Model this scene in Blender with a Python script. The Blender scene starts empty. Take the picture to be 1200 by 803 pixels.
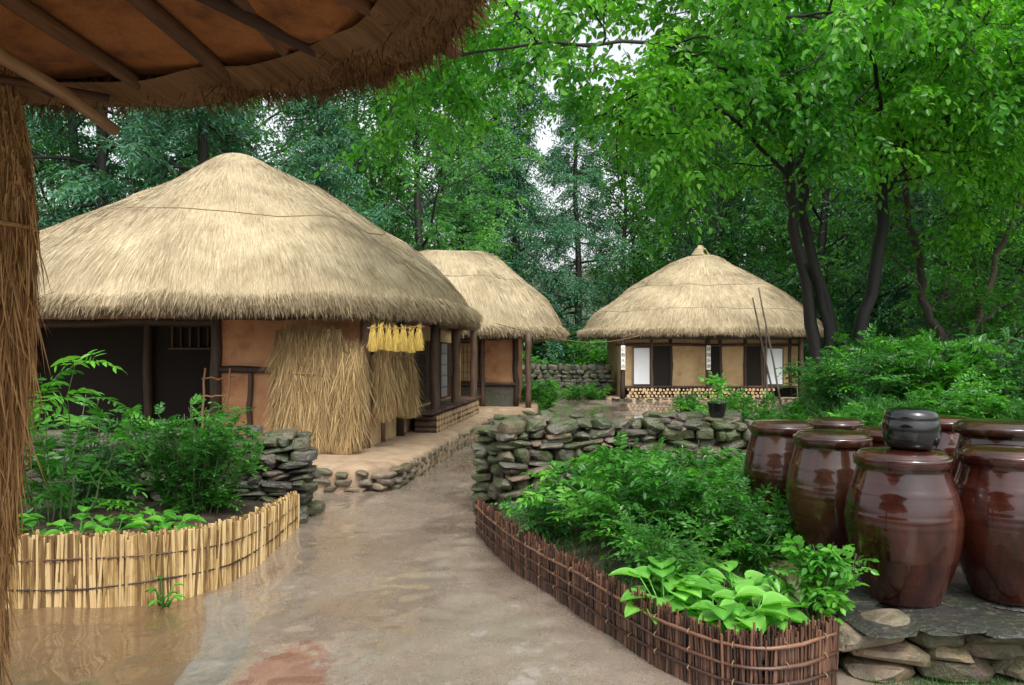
import bpy, math, numpy as np
from mathutils import Vector, Matrix
rng = np.random.default_rng(7)
S = bpy.context.scene
COL = S.collection

# ------------------------------------------------------------------ helpers
def nrm(a):
    return a / np.maximum(np.linalg.norm(a, axis=-1, keepdims=True), 1e-9)

def hash3(i, j, k, seed):
    h = np.sin(i * 127.1 + j * 311.7 + k * 74.7 + seed * 19.19) * 43758.5453
    return h - np.floor(h)

def vnoise(P, seed=0):
    P = np.asarray(P, float)
    I = np.floor(P); F = P - I; F = F * F * (3 - 2 * F)
    r = 0
    for a in (0, 1):
        for b in (0, 1):
            for c in (0, 1):
                w = (F[..., 0] if a else 1 - F[..., 0]) * (F[..., 1] if b else 1 - F[..., 1]) * (F[..., 2] if c else 1 - F[..., 2])
                r = r + w * hash3(I[..., 0] + a, I[..., 1] + b, I[..., 2] + c, seed)
    return r

def sstep(t):
    t = np.clip(t, 0, 1)
    return t * t * (3 - 2 * t)

class MB:
    def __init__(s):
        s.v = []; s.f = []; s.var = []; s.uv = []; s.n = 0
    def add(s, V, F, var=0.5, uv=None, mat=0):
        V = np.asarray(V, float).reshape(-1, 3); n = len(V)
        if not isinstance(F, list): F = [F]
        for f in F:
            f = np.asarray(f, int)
            if len(f): s.f.append((f + s.n, mat))
        s.v.append(V)
        s.var.append(np.broadcast_to(np.asarray(var, float), (n,)).copy())
        s.uv.append(np.zeros((n, 3)) + V if uv is None else np.asarray(uv, float).reshape(-1, 3))
        s.n += n
    def mesh(s, name, mats, smooth=False):
        me = bpy.data.meshes.new(name)
        V = np.concatenate(s.v)
        me.vertices.add(len(V)); me.vertices.foreach_set('co', V.astype(np.float32).ravel())
        loops = np.concatenate([f.ravel() for f, m in s.f])
        cnt = np.concatenate([np.full(len(f), f.shape[1]) for f, m in s.f])
        mi = np.concatenate([np.full(len(f), m) for f, m in s.f])
        me.loops.add(len(loops)); me.loops.foreach_set('vertex_index', loops.astype(np.int32))
        me.polygons.add(len(cnt))
        st = np.concatenate([[0], np.cumsum(cnt)[:-1]])
        me.polygons.foreach_set('loop_start', st.astype(np.int32))
        me.polygons.foreach_set('material_index', mi.astype(np.int32))
        me.polygons.foreach_set('use_smooth', np.full(len(cnt), smooth))
        for m in mats: me.materials.append(m)
        a = me.attributes.new('var', 'FLOAT', 'POINT'); a.data.foreach_set('value', np.concatenate(s.var).astype(np.float32))
        a = me.attributes.new('suv', 'FLOAT_VECTOR', 'POINT'); a.data.foreach_set('vector', np.concatenate(s.uv).astype(np.float32).ravel())
        me.update(calc_edges=True)
        return me

def obj(name, me, parent=None, label=None, cat=None, kind=None, group=None, loc=None):
    o = bpy.data.objects.new(name, me); COL.objects.link(o)
    if parent is not None: o.parent = parent
    if loc is not None: o.location = loc
    if label: o["label"] = label
    if cat: o["category"] = cat
    if kind: o["kind"] = kind
    if group: o["group"] = group
    return o

def root(name, label, cat, loc=(0, 0, 0), rz=0, group=None):
    o = obj(name, None, None, label, cat, None, group, loc)
    o.rotation_euler = (0, 0, rz); o.empty_display_size = 0.3
    return o

def copy_thing(src, loc, rz, sc, label=None):
    n = src.copy(); COL.objects.link(n)
    n.location = loc; n.rotation_euler = (0, 0, rz); n.scale = sc if hasattr(sc, '__len__') else (sc, sc, sc)
    if label: n["label"] = label
    for c in src.children:
        k = c.copy(); k.parent = n; COL.objects.link(k)
    return n

def box(mb, x0, x1, y0, y1, z0, z1, mat=0, var=0.5, bev=0.006):
    b = min(bev, (x1 - x0) * .3, (y1 - y0) * .3, (z1 - z0) * .3)
    V = []
    for z, i in ((z0, b), (z0 + b, 0), (z1 - b, 0), (z1, b)):
        for (x, y, sx, sy) in ((x0, y0, 1, 1), (x1, y0, -1, 1), (x1, y1, -1, -1), (x0, y1, 1, -1)):
            V.append((x + sx * (i + b), y + sy * i, z)); V.append((x + sx * i, y + sy * (i + b), z))
    V = np.array(V)
    order = [0, 2, 3, 5, 4, 6, 7, 1]
    F = []
    for r in range(3):
        for k in range(8):
            a, c = order[k], order[(k + 1) % 8]
            F.append((r * 8 + a, r * 8 + c, (r + 1) * 8 + c, (r + 1) * 8 + a))
    mb.add(V, [np.array(F), np.array([[order[k] for k in range(8)][::-1]]), np.array([[24 + order[k] for k in range(8)]])], var, None, mat)

def tube(mb, pts, rad, k=8, var=0.5, mat=0, cap=True):
    pts = np.asarray(pts, float); n = len(pts)
    rad = np.broadcast_to(np.asarray(rad, float), (n,))
    T = np.gradient(pts, axis=0); T = nrm(T)
    ref = np.array([0, 0, 1.]) if abs(T[:, 2]).mean() < .8 else np.array([1., 0, 0])
    A = nrm(np.cross(T, ref)); B = np.cross(T, A)
    th = np.arange(k) * 2 * math.pi / k
    V = pts[:, None] + rad[:, None, None] * (np.cos(th)[None, :, None] * A[:, None] + np.sin(th)[None, :, None] * B[:, None])
    ln = np.concatenate([[0], np.cumsum(np.linalg.norm(np.diff(pts, axis=0), axis=1))])
    uv = np.zeros((n, k, 3)); uv[..., 0] = np.abs(th - math.pi)[None] * rad[:, None]; uv[..., 1] = ln[:, None]; uv[..., 2] = pts[0, 0] * 3.1
    i = np.arange(n - 1)[:, None] * k; j = np.arange(k)[None]
    F = np.stack([i + j, i + (j + 1) % k, i + k + (j + 1) % k, i + k + j], -1).reshape(-1, 4)
    Fs = [F]
    if cap: Fs += [np.arange(k)[::-1][None], ((n - 1) * k + np.arange(k))[None]]
    mb.add(V, Fs, var, uv, mat)

def prisms(mb, A, B, ra, rb, k=4, var=0.5, mat=0, cap=True):
    A = np.asarray(A, float); B = np.asarray(B, float); N = len(A)
    T = nrm(B - A)
    ref = np.where(np.abs(T[:, 2:3]) < .8, np.array([[0, 0, 1.]]), np.array([[1., 0, 0]]))
    U = nrm(np.cross(T, ref)); W = np.cross(T, U)
    th = np.arange(k) * 2 * math.pi / k + .4
    c = np.cos(th)[None, :, None] * U[:, None] + np.sin(th)[None, :, None] * W[:, None]
    ra = np.broadcast_to(ra, (N,)); rb = np.broadcast_to(rb, (N,))
    V = np.concatenate([A[:, None] + c * ra[:, None, None], B[:, None] + c * rb[:, None, None]], 1)
    L = np.linalg.norm(B - A, axis=1)
    uv = np.zeros((N, 2 * k, 3)); uv[:, k:, 1] = L[:, None]; uv[..., 0] = (np.abs(np.tile(th, 2) - math.pi) * .01)[None] + rng.random(N)[:, None] * 30
    o = np.arange(N)[:, None, None] * 2 * k; j = np.arange(k)
    q = np.stack([j, (j + 1) % k, k + (j + 1) % k, k + j], -1)[None]
    Fs = [(o + q).reshape(-1, 4)]
    if cap: Fs.append((np.arange(N)[:, None] * 2 * k + (k + j)[None]))
    mb.add(V.reshape(-1, 3), Fs, np.repeat(np.broadcast_to(var, (N,)), 2 * k), uv, mat)

def strands(mb, P, D, L, w, bend=None, var=None, mat=0, r=None, Nn=None):
    N = len(P); r = rng if r is None else r
    side = nrm(np.cross(D, r.normal(size=(N, 3)) if Nn is None else Nn + r.normal(size=(N, 3)) * .25))
    L = np.broadcast_to(L, (N,))[:, None]; w = np.broadcast_to(w, (N,))[:, None] * .5
    if bend is None: bend = np.zeros((N, 3))
    M = P + D * L * .55 + bend * .3; T = P + D * L + bend
    V = np.stack([P - side * w, P + side * w, M - side * w * .85, M + side * w * .85, T], 1)
    if var is None: var = r.random(N)
    uv = np.zeros((N, 5, 3)); uv[..., 0] = (r.random(N) * 40)[:, None]; uv[:, 2:4, 1] = L * .5; uv[:, 4, 1] = L[:, 0]
    o = np.arange(N)[:, None] * 5
    mb.add(V.reshape(-1, 3), [o + np.array([[0, 1, 3, 2]]), o + np.array([[2, 3, 4]])], np.repeat(var, 5), uv, mat)

def kite(mb, P, D, Nn, L, W, var, mat=0, fold=.15):
    N = len(P); Sd = nrm(np.cross(D, Nn)); U = np.cross(Sd, D)
    L = np.broadcast_to(L, (N,))[:, None]; W = np.broadcast_to(W, (N,))[:, None]
    V = np.stack([P, P + D * L * .42 + Sd * W * .5 + U * W * fold, P + D * L, P + D * L * .42 - Sd * W * .5 + U * W * fold], 1)
    o = np.arange(N)[:, None] * 4
    mb.add(V.reshape(-1, 3), [o + np.array([[0, 1, 2]]), o + np.array([[0, 2, 3]])], np.repeat(var, 4), None, mat)

def oval(mb, P, D, Nn, L, W, var, mat=0, fold=.18, droop=.12):
    N = len(P); Sd = nrm(np.cross(D, Nn)); U = np.cross(Sd, D)
    L = np.broadcast_to(L, (N,))[:, None]; W = np.broadcast_to(W, (N,))[:, None]
    def p(t, s): return P + D * L * t + Sd * W * s * .5 + U * (abs(s) * W * fold - L * droop * t * t)
    V = np.stack([p(0, 0), p(.22, .8), p(.55, .92), p(1, 0), p(.55, -.92), p(.22, -.8), p(.25, 0), p(.6, 0), p(.82, .45), p(.82, -.45)], 1)
    o = np.arange(N)[:, None] * 10
    mb.add(V.reshape(-1, 3), [o + np.array([[0, 1, 6]]), o + np.array([[1, 2, 7, 6]]), o + np.array([[2, 8, 3, 7]]),
                              o + np.array([[0, 6, 5]]), o + np.array([[6, 7, 4, 5]]), o + np.array([[7, 3, 9, 4]])], np.repeat(var, 10), None, mat)

def sprays(mb, A, T, Ls, k, L, W, droop=.3, jit=.35, leafdroop=.3, pairs=False, fn=kite, twig=None, r=None, clump=.6, mat=0, lean=.6, vbase=0.0):
    r = rng if r is None else r
    M = len(A); up = np.array([0, 0, 1.])
    T = nrm(T); Ls = np.broadcast_to(Ls, (M,))
    Sd = nrm(np.cross(T, up + r.normal(size=(M, 3)) * .3))
    Pn = np.cross(Sd, T)
    tv = r.normal(size=M) * .09
    for i in range(k):
        t = (i + .7) / k
        pos = A + T * (Ls * t)[:, None] - up * (droop * t * t * Ls)[:, None]
        tang = nrm(T - up * 2 * droop * t)
        if i == k - 1: sides = (0,)
        elif pairs: sides = (1, -1)
        else: sides = ((-1) ** i,)
        for s in sides:
            d = nrm(tang * (lean if s else 1) + Sd * s + r.normal(size=(M, 3)) * jit * .5 - up * leafdroop * r.random((M, 1)))
            n = nrm(Pn + r.normal(size=(M, 3)) * jit)
            sc = (.75 + .5 * r.random(M)) * (1 - .35 * abs(t - .45))
            v = np.clip(.5 + vbase + (vnoise(pos * clump, 3) - .5) * .8 + tv + r.normal(size=M) * .1, 0, 1)
            fn(mb, pos, d, n, L * sc, W * sc, v, mat)
    if twig:
        tm, tr = twig
        E = A + T * Ls[:, None] - up * (droop * Ls)[:, None]; Mi = A + T * (Ls * .5)[:, None] - up * (droop * .25 * Ls)[:, None]
        prisms(tm, A, Mi, tr, tr * .7, 3, .5, 0, False); prisms(tm, Mi, E, tr * .7, tr * .3, 3, .5, 0, False)

def grow(wb, tips, p, d, L, r0, depth, maxd, R, nch=(7, 6, 5), up=.12, spread=1.0, wander=.18, fr=.3):
    n = 6; pts = [np.array(p, float)]; dd = np.array(d, float); dd /= np.linalg.norm(dd)
    for i in range(n):
        dd = dd + R.normal(size=3) * wander + np.array([0, 0, up]); dd /= np.linalg.norm(dd)
        pts.append(pts[-1] + dd * L / n)
    pts = np.array(pts); rad = np.linspace(r0, r0 * .35, n + 1)
    tube(wb, pts, rad, 8 if depth < 2 else 5, R.random(), 0, False)
    if depth >= maxd:
        tips.append(pts); return
    for c in range(nch[depth]):
        t = fr + (1 - fr) * (c + R.random()) / nch[depth]
        i = min(int(t * n), n - 1); q = pts[i] + (pts[i + 1] - pts[i]) * (t * n - i)
        ax = pts[i + 1] - pts[i]; ax /= np.linalg.norm(ax)
        v = R.normal(size=3); v -= ax * v.dot(ax); v /= np.linalg.norm(v)
        nd = ax * (1 - .5 * spread) + v * spread * .9
        grow(wb, tips, q, nd, L * (.72 - .3 * t) * (.8 + .4 * R.random()), rad[i] * .55, depth + 1, maxd, R, nch, up, spread, wander, fr)
    tips.append(pts[-3:])

def twig_points(tips, per, R, flat=.5, fwd=.6):
    A = []; T = []
    for pts in tips:
        n = len(pts) - 1
        t = R.random(per) * n; i = np.minimum(t.astype(int), n - 1)
        A.append(pts[i] + (pts[i + 1] - pts[i]) * (t - i)[:, None])
        d = nrm(pts[i + 1] - pts[i]) * fwd + R.normal(size=(per, 3)) * np.array([1, 1, flat]) * .7
        T.append(nrm(d))
    return np.concatenate(A), np.concatenate(T)

# ------------------------------------------------------------------ materials
def newmat(name):
    m = bpy.data.materials.new(name); m.use_nodes = True
    nt = m.node_tree; nt.nodes.clear()
    out = nt.nodes.new('ShaderNodeOutputMaterial')
    b = nt.nodes.new('ShaderNodeBsdfPrincipled')
    nt.links.new(b.outputs[0], out.inputs[0])
    return m, nt, b, out
def N(nt, t, **kw):
    n = nt.nodes.new(t)
    for k, v in kw.items(): setattr(n, k, v)
    return n
def attr(nt, name):
    a = N(nt, 'ShaderNodeAttribute'); a.attribute_name = name; return a
def noise(nt, vec, scale, detail=4, rough=.55, dist=0):
    n = N(nt, 'ShaderNodeTexNoise'); n.inputs['Scale'].default_value = scale; n.inputs['Detail'].default_value = detail
    n.inputs['Roughness'].default_value = rough; n.inputs['Distortion'].default_value = dist
    if vec is not None: nt.links.new(vec, n.inputs['Vector'])
    return n.outputs['Fac']
def mapping(nt, vec, sc):
    m = N(nt, 'ShaderNodeMapping'); m.inputs['Scale'].default_value = sc; nt.links.new(vec, m.inputs[0]); return m.outputs[0]
def ramp(nt, fac, stops):
    r = N(nt, 'ShaderNodeValToRGB'); e = r.color_ramp.elements
    while len(e) < len(stops): e.new(.5)
    for i, (p, c) in enumerate(stops):
        e[i].position = p; e[i].color = (*c, 1) if len(c) == 3 else c
    nt.links.new(fac, r.inputs[0]); return r.outputs[0]
def g(v): return (v, v, v)
def mixc(nt, fac, a, b, mode='MIX'):
    m = N(nt, 'ShaderNodeMix', data_type='RGBA', blend_type=mode)
    for s, i in ((fac, 0), (a, 6), (b, 7)):
        if isinstance(s, (int, float)): m.inputs[i].default_value = s
        elif isinstance(s, tuple): m.inputs[i].default_value = (*s, 1)
        else: nt.links.new(s, m.inputs[i])
    return m.outputs[2]
def math2(nt, op, a, b):
    m = N(nt, 'ShaderNodeMath', operation=op)
    for s, i in ((a, 0), (b, 1)):
        if isinstance(s, (int, float)): m.inputs[i].default_value = s
        else: nt.links.new(s, m.inputs[i])
    return m.outputs[0]
def bump(nt, b, h, strength, dist):
    n = N(nt, 'ShaderNodeBump'); n.inputs['Strength'].default_value = strength; n.inputs['Distance'].default_value = dist
    nt.links.new(h, n.inputs['Height']); nt.links.new(n.outputs[0], b.inputs['Normal'])
def objco(nt):
    return N(nt, 'ShaderNodeTexCoord').outputs['Object']
def geo(nt):
    return N(nt, 'ShaderNodeNewGeometry').outputs['Position']

def leaf_mat(name, dark, mid, light, rough=.4, tr=.4, objvar=.0):
    m, nt, b, out = newmat(name)
    v = attr(nt, 'var').outputs['Fac']
    if objvar:
        oi = N(nt, 'ShaderNodeObjectInfo').outputs['Random']
        v = math2(nt, 'ADD', v, math2(nt, 'MULTIPLY', math2(nt, 'SUBTRACT', oi, .5), objvar))
    c = ramp(nt, v, [(.12, dark), (.5, mid), (.9, light)])
    nt.links.new(c, b.inputs['Base Color']); b.inputs['Roughness'].default_value = rough
    b.inputs['Specular IOR Level'].default_value = .4
    t = N(nt, 'ShaderNodeBsdfTranslucent')
    nt.links.new(mixc(nt, 1.0, c, (1.2, 1.35, .45), 'MULTIPLY'), t.inputs[0])
    mx = N(nt, 'ShaderNodeMixShader'); mx.inputs[0].default_value = tr
    nt.links.new(b.outputs[0], mx.inputs[1]); nt.links.new(t.outputs[0], mx.inputs[2]); nt.links.new(mx.outputs[0], out.inputs[0])
    return m

LEAF_BIG = leaf_mat('big_tree_leaf', (.025, .14, .015), (.075, .29, .028), (.2, .5, .05), .35, .55)
LEAF_FAR_HAZE = leaf_mat('hazed_forest_leaf', (.028, .115, .035), (.07, .23, .06), (.14, .38, .09), .5, .5, .5)  # greens lifted in colour so the wood looks hazy with distance
LEAF_BLUE_HAZE = leaf_mat('hazed_conifer_needle', (.035, .12, .075), (.072, .21, .13), (.125, .31, .19), .5, .4, .35)  # blue-green needles with misty haze mixed into the lighter, bluer tones
LEAF_BRIGHT = leaf_mat('garden_leaf', (.022, .12, .014), (.065, .26, .028), (.16, .46, .05), .35, .45)
LEAF_DARK = leaf_mat('shrub_leaf', (.014, .08, .018), (.038, .17, .033), (.1, .32, .06), .35, .4)
LEAF_HOSTA = leaf_mat('hosta_leaf', (.07, .26, .035), (.14, .4, .06), (.23, .55, .1), .3, .4)
GRASS = leaf_mat('grass_blade', (.012, .06, .01), (.03, .13, .018), (.07, .22, .035), .5, .4)

def thatch_mat(name, c0, c1, c2, c3, vs=1.0, dull=.35, con=1.0):
    m, nt, b, out = newmat(name)
    uv = attr(nt, 'suv').outputs['Vector']; v = attr(nt, 'var').outputs['Fac']
    n1 = noise(nt, mapping(nt, uv, (70 * vs, 3 * vs, 3)), 1, 4, .65)
    n2 = noise(nt, mapping(nt, uv, (18 * vs, 1.2 * vs, 1)), 1, 3, .6)
    s = math2(nt, 'ADD', math2(nt, 'MULTIPLY', n1, .55), math2(nt, 'ADD', math2(nt, 'MULTIPLY', n2, .3), math2(nt, 'MULTIPLY', v, .25)))
    c = ramp(nt, s, [(.3, c0), (.45, c1), (.58, c2), (.78, c3)])
    w = noise(nt, geo(nt), .9, 6, .7)
    w = ramp(nt, w, [(.35, g(0)), (.62, g(1))])
    w2 = noise(nt, mapping(nt, uv, (1.6, .35, 1)), 1, 5, .7)
    c = mixc(nt, math2(nt, 'MULTIPLY', w, dull), c, (.45, .41, .35), 'MULTIPLY')
    c = mixc(nt, ramp(nt, w2, [(.45, g(0)), (.68, g(.45))]), c, (c3[0] * 1.05, c3[1] * 1.0, c3[2] * .95))
    nt.links.new(c, b.inputs['Base Color']); b.inputs['Roughness'].default_value = .75
    b.inputs['Specular IOR Level'].default_value = .2
    bump(nt, b, n1, .7, .02)
    return m
THATCH = thatch_mat('roof_thatch', (.17, .125, .07), (.32, .25, .145), (.45, .375, .24), (.58, .505, .355), dull=.5)
THATCH_DK = thatch_mat('underlit_thatch', (.05, .022, .008), (.16, .08, .03), (.28, .155, .065), (.42, .26, .12), 1.6)  # near roof thatch, browns darkened to carry the underlit shade of its rim
STRAW_P = thatch_mat('golden_straw', (.09, .04, .014), (.26, .13, .05), (.42, .24, .1), (.58, .38, .17), 1.4, .25)
STRAW = thatch_mat('straw_bundle', (.11, .065, .026), (.27, .175, .075), (.41, .285, .13), (.56, .42, .22), 1.2, .4)
STRAW_Y = thatch_mat('yellow_straw', (.25, .16, .03), (.5, .34, .07), (.64, .47, .12), (.78, .6, .2), 1.2, .1)

def stone_mat(name, cols, rough=.55, moss=.6):
    m, nt, b, out = newmat(name)
    v = attr(nt, 'var').outputs['Fac']; p = geo(nt)
    c = ramp(nt, v, cols)
    n = noise(nt, p, 9, 8, .7); n2 = noise(nt, p, 40, 4, .6)
    c = mixc(nt, ramp(nt, n, [(.35, g(.75)), (.6, g(0))]), c, (.05, .045, .035))
    c = mixc(nt, ramp(nt, n2, [(.55, g(0)), (.7, g(.35))]), c, (.3, .28, .22))
    mo = noise(nt, p, 3.1, 5, .6)
    c = mixc(nt, ramp(nt, mo, [(.44, g(0)), (.58, g(moss))]), c, (.045, .07, .018))
    nt.links.new(c, b.inputs['Base Color'])
    nt.links.new(ramp(nt, n, [(.3, g(.2)), (.7, g(rough + .1))]), b.inputs['Roughness'])
    bump(nt, b, math2(nt, 'ADD', n, math2(nt, 'MULTIPLY', n2, .4)), .9, .025)
    return m
STONE = stone_mat('field_stone', [(0, (.045, .038, .03)), (.35, (.09, .075, .055)), (.6, (.125, .105, .08)), (.8, (.19, .13, .08)), (1, (.1, .09, .08))], moss=.8)
STONE_DK = stone_mat('dark_field_stone', [(0, (.035, .03, .025)), (.5, (.075, .066, .056)), (.8, (.12, .09, .06)), (1, (.09, .09, .085))])
STONE_TAN = stone_mat('tan_field_stone', [(0, (.1, .07, .045)), (.5, (.18, .13, .085)), (.8, (.27, .19, .115)), (1, (.14, .13, .11))], moss=.4)

def clay_mat(name, base, dark, light, sc=1):
    m, nt, b, out = newmat(name)
    p = geo(nt)
    n = noise(nt, p, 2.2 * sc, 7, .65); n2 = noise(nt, p, 45 * sc, 5, .7)
    c = ramp(nt, n, [(.3, dark), (.5, base), (.72, light)])
    c = mixc(nt, ramp(nt, n2, [(.5, g(0)), (.75, g(.35))]), c, dark)
    nt.links.new(c, b.inputs['Base Color']); b.inputs['Roughness'].default_value = .85
    bump(nt, b, math2(nt, 'ADD', n2, n), .8, .02)
    return m
CLAY = clay_mat('clay_plaster', (.5, .25, .12), (.28, .12, .055), (.6, .34, .18))
CLAY_TAN = clay_mat('tan_clay_plaster', (.54, .36, .18), (.36, .23, .12), (.62, .45, .26))
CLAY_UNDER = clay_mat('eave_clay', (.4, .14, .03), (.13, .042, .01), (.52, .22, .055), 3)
DIRT_PLAT = clay_mat('packed_earth', (.34, .24, .15), (.21, .14, .085), (.44, .34, .23), 1.5)
SOIL = clay_mat('garden_soil', (.05, .032, .02), (.02, .014, .009), (.09, .06, .038), 3)

def wood_mat(name, c0, c1, c2, rough=.6):
    m, nt, b, out = newmat(name)
    uv = attr(nt, 'suv').outputs['Vector']; v = attr(nt, 'var').outputs['Fac']
    n = noise(nt, mapping(nt, uv, (40, 4, 4)), 1, 5, .65, .4)
    s = math2(nt, 'ADD', math2(nt, 'MULTIPLY', n, .8), math2(nt, 'MULTIPLY', math2(nt, 'SUBTRACT', v, .5), .5))
    nt.links.new(ramp(nt, s, [(.2, c0), (.42, c1), (.68, c2)]), b.inputs['Base Color'])
    b.inputs['Roughness'].default_value = rough
    bump(nt, b, n, .6, .008)
    return m
WOOD = wood_mat('weathered_timber', (.025, .014, .009), (.07, .04, .024), (.15, .085, .05))
WOOD_MID = wood_mat('pole_wood', (.08, .035, .015), (.2, .1, .042), (.34, .19, .085))
WOOD_RAFT = wood_mat('smoked_rafter', (.035, .013, .004), (.11, .045, .014), (.2, .09, .03), .8)
BARK = wood_mat('wet_bark', (.006, .005, .004), (.016, .013, .011), (.035, .03, .025), .7)
BARK_LT = wood_mat('mossy_bark', (.03, .025, .018), (.08, .065, .045), (.15, .12, .08), .8)
BAMBOO = wood_mat('split_bamboo', (.15, .085, .03), (.36, .235, .09), (.6, .44, .22), .45)
STICK = wood_mat('brushwood_stick', (.025, .012, .008), (.085, .038, .022), (.19, .095, .055), .4)
LOGM = wood_mat('cut_log', (.3, .18, .08), (.5, .34, .18), (.62, .46, .28), .7)
STEM = wood_mat('green_stem', (.03, .05, .015), (.06, .1, .03), (.1, .15, .05), .6)

def flat_mat(name, c, rough=.6, nz=.15, sc=20):
    m, nt, b, out = newmat(name)
    n = noise(nt, geo(nt), sc, 5, .6)
    nt.links.new(ramp(nt, n, [(.3, tuple(x * (1 - nz) for x in c)), (.7, tuple(min(1, x * (1 + nz)) for x in c))]), b.inputs['Base Color'])
    b.inputs['Roughness'].default_value = rough
    return m
PAPER = flat_mat('door_paper', (.84, .86, .88), .8, .04, 5)
PAPER_W = flat_mat('calligraphy_paper', (.8, .79, .75), .8, .05)
INK = flat_mat('ink', (.015, .015, .015), .7)
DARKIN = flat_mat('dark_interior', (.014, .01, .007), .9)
ROPE = flat_mat('straw_rope', (.22, .15, .08), .9, .3, 60)

def glaze(name, c0, c1, c2, rough=.1):
    m, nt, b, out = newmat(name)
    p = objco(nt)
    n = noise(nt, mapping(nt, p, (3, 3, 1.2)), 1.5, 6, .6, .5); n2 = noise(nt, mapping(nt, p, (1, 1, 14)), 2, 4, .6)
    c = ramp(nt, n, [(.3, c0), (.5, c1), (.72, c2)])
    c = mixc(nt, ramp(nt, n2, [(.5, g(0)), (.8, g(.5))]), c, c0)
    nt.links.new(c, b.inputs['Base Color'])
    n3 = noise(nt, p, 30, 4, .6)
    nt.links.new(ramp(nt, n3, [(.35, g(rough)), (.75, g(rough + .12))]), b.inputs['Roughness'])
    b.inputs['Coat Weight'].default_value = .7; b.inputs['Coat Roughness'].default_value = .03
    b.inputs['Specular IOR Level'].default_value = .3
    bump(nt, b, math2(nt, 'ADD', n2, math2(nt, 'MULTIPLY', n3, .2)), .2, .01)
    return m
GLAZE = glaze('brown_glaze', (.008, .0025, .002), (.034, .008, .005), (.07, .018, .009))
GLAZE2 = glaze('olive_brown_glaze', (.009, .004, .002), (.03, .011, .006), (.06, .024, .011), .14)
BLACK = glaze('black_glaze', (.003, .003, .004), (.006, .006, .007), (.01, .01, .012), .05)
SLATE = stone_mat('wet_slate', [(0, (.014, .014, .015)), (1, (.035, .035, .035))], .25, .2)

def ground_mat():
    m, nt, b, out = newmat('wet_earth')
    p = geo(nt); v = attr(nt, 'var').outputs['Fac']; uvw = attr(nt, 'suv').outputs['Vector']
    n = noise(nt, p, .7, 5, .55, .2); n2 = noise(nt, mapping(nt, p, (4, 2, 4)), 1, 9, .7); n3 = noise(nt, p, 110, 4, .75); n4 = noise(nt, p, 28, 5, .7)
    c = ramp(nt, n, [(.25, (.19, .142, .103)), (.5, (.25, .2, .155)), (.75, (.31, .262, .215))])
    c = mixc(nt, ramp(nt, n2, [(.25, g(.5)), (.7, g(0))]), c, (.14, .097, .067))
    c = mixc(nt, ramp(nt, n4, [(.48, g(0)), (.75, g(.5))]), c, (.13, .095, .068))
    c = mixc(nt, ramp(nt, n3, [(.53, g(0)), (.66, g(.6))]), c, (.48, .43, .37))
    c = mixc(nt, ramp(nt, n3, [(.34, g(.5)), (.45, g(0))]), c, (.1, .075, .055))
    sep = N(nt, 'ShaderNodeSeparateXYZ'); nt.links.new(uvw, sep.inputs[0])
    c = mixc(nt, sep.outputs[0], c, mixc(nt, n2, (.07, .036, .014), (.2, .12, .055)))
    e1 = math2(nt, 'ADD', sep.outputs[1], math2(nt, 'MULTIPLY', math2(nt, 'SUBTRACT', n4, .5), .35))
    conc_c = mixc(nt, n2, (.13, .12, .105), (.3, .285, .255))
    conc_c = mixc(nt, ramp(nt, n4, [(.4, g(0)), (.7, g(.6))]), conc_c, (.11, .095, .075))
    c = mixc(nt, ramp(nt, e1, [(.4, g(0)), (.45, g(.95))]), c, conc_c)
    e2 = math2(nt, 'ADD', sep.outputs[2], math2(nt, 'MULTIPLY', math2(nt, 'SUBTRACT', noise(nt, p, 16, 8, .78), .5), 1.8))
    c = mixc(nt, ramp(nt, e2, [(.42, g(0)), (.5, g(.9))]), c, mixc(nt, noise(nt, p, 50, 6, .8), (.03, .008, .004), (.42, .2, .14)))
    gn = noise(nt, p, 3, 6, .7)
    gc = ramp(nt, gn, [(.35, (.03, .03, .015)), (.55, (.035, .05, .015)), (.7, (.05, .08, .022))])
    c = mixc(nt, v, c, gc)
    wet = ramp(nt, math2(nt, 'ADD', math2(nt, 'MULTIPLY', noise(nt, mapping(nt, p, (1.1, .55, 1)), 1, 5, .6, .3), .7), math2(nt, 'MULTIPLY', n2, .3)), [(.4, g(.1)), (.54, g(1))])
    wet = mixc(nt, v, wet, (0, 0, 0))
    c = mixc(nt, math2(nt, 'MULTIPLY', wet, .35), c, (.72, .69, .66), 'MULTIPLY')
    nt.links.new(c, b.inputs['Base Color'])
    nt.links.new(mixc(nt, v, ramp(nt, n2, [(.3, g(.16)), (.7, g(.4))]), (.9, .9, .9)), b.inputs['Roughness'])
    b.inputs['Specular IOR Level'].default_value = .7
    nt.links.new(wet, b.inputs['Coat Weight']); b.inputs['Coat Roughness'].default_value = .06; b.inputs['Coat IOR'].default_value = 1.8
    bump(nt, b, math2(nt, 'ADD', math2(nt, 'MULTIPLY', n2, .8), math2(nt, 'ADD', math2(nt, 'MULTIPLY', n3, .15), math2(nt, 'MULTIPLY', n4, .3))), .55, .015)
    return m
GROUND = ground_mat()

# ------------------------------------------------------------------ terrain
def bline(y): return .25 + .27 * y + .12 * np.maximum(0, y - 9)
def gh(x, y):
    x = np.asarray(x, float); y = np.asarray(y, float)
    bank = 1.0 * sstep((x - bline(y)) / 1.3) * sstep((y - 6.3) / 1.6) * (1 - sstep((y - 20) / 5))
    hill = 16 * sstep((y - 48) / 90) + 6 * sstep((np.abs(x) - 25) / 50)
    back = .9 * sstep((-x - 4) / 3) * sstep((y - 19) / 4)
    return bank + hill + back

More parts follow.
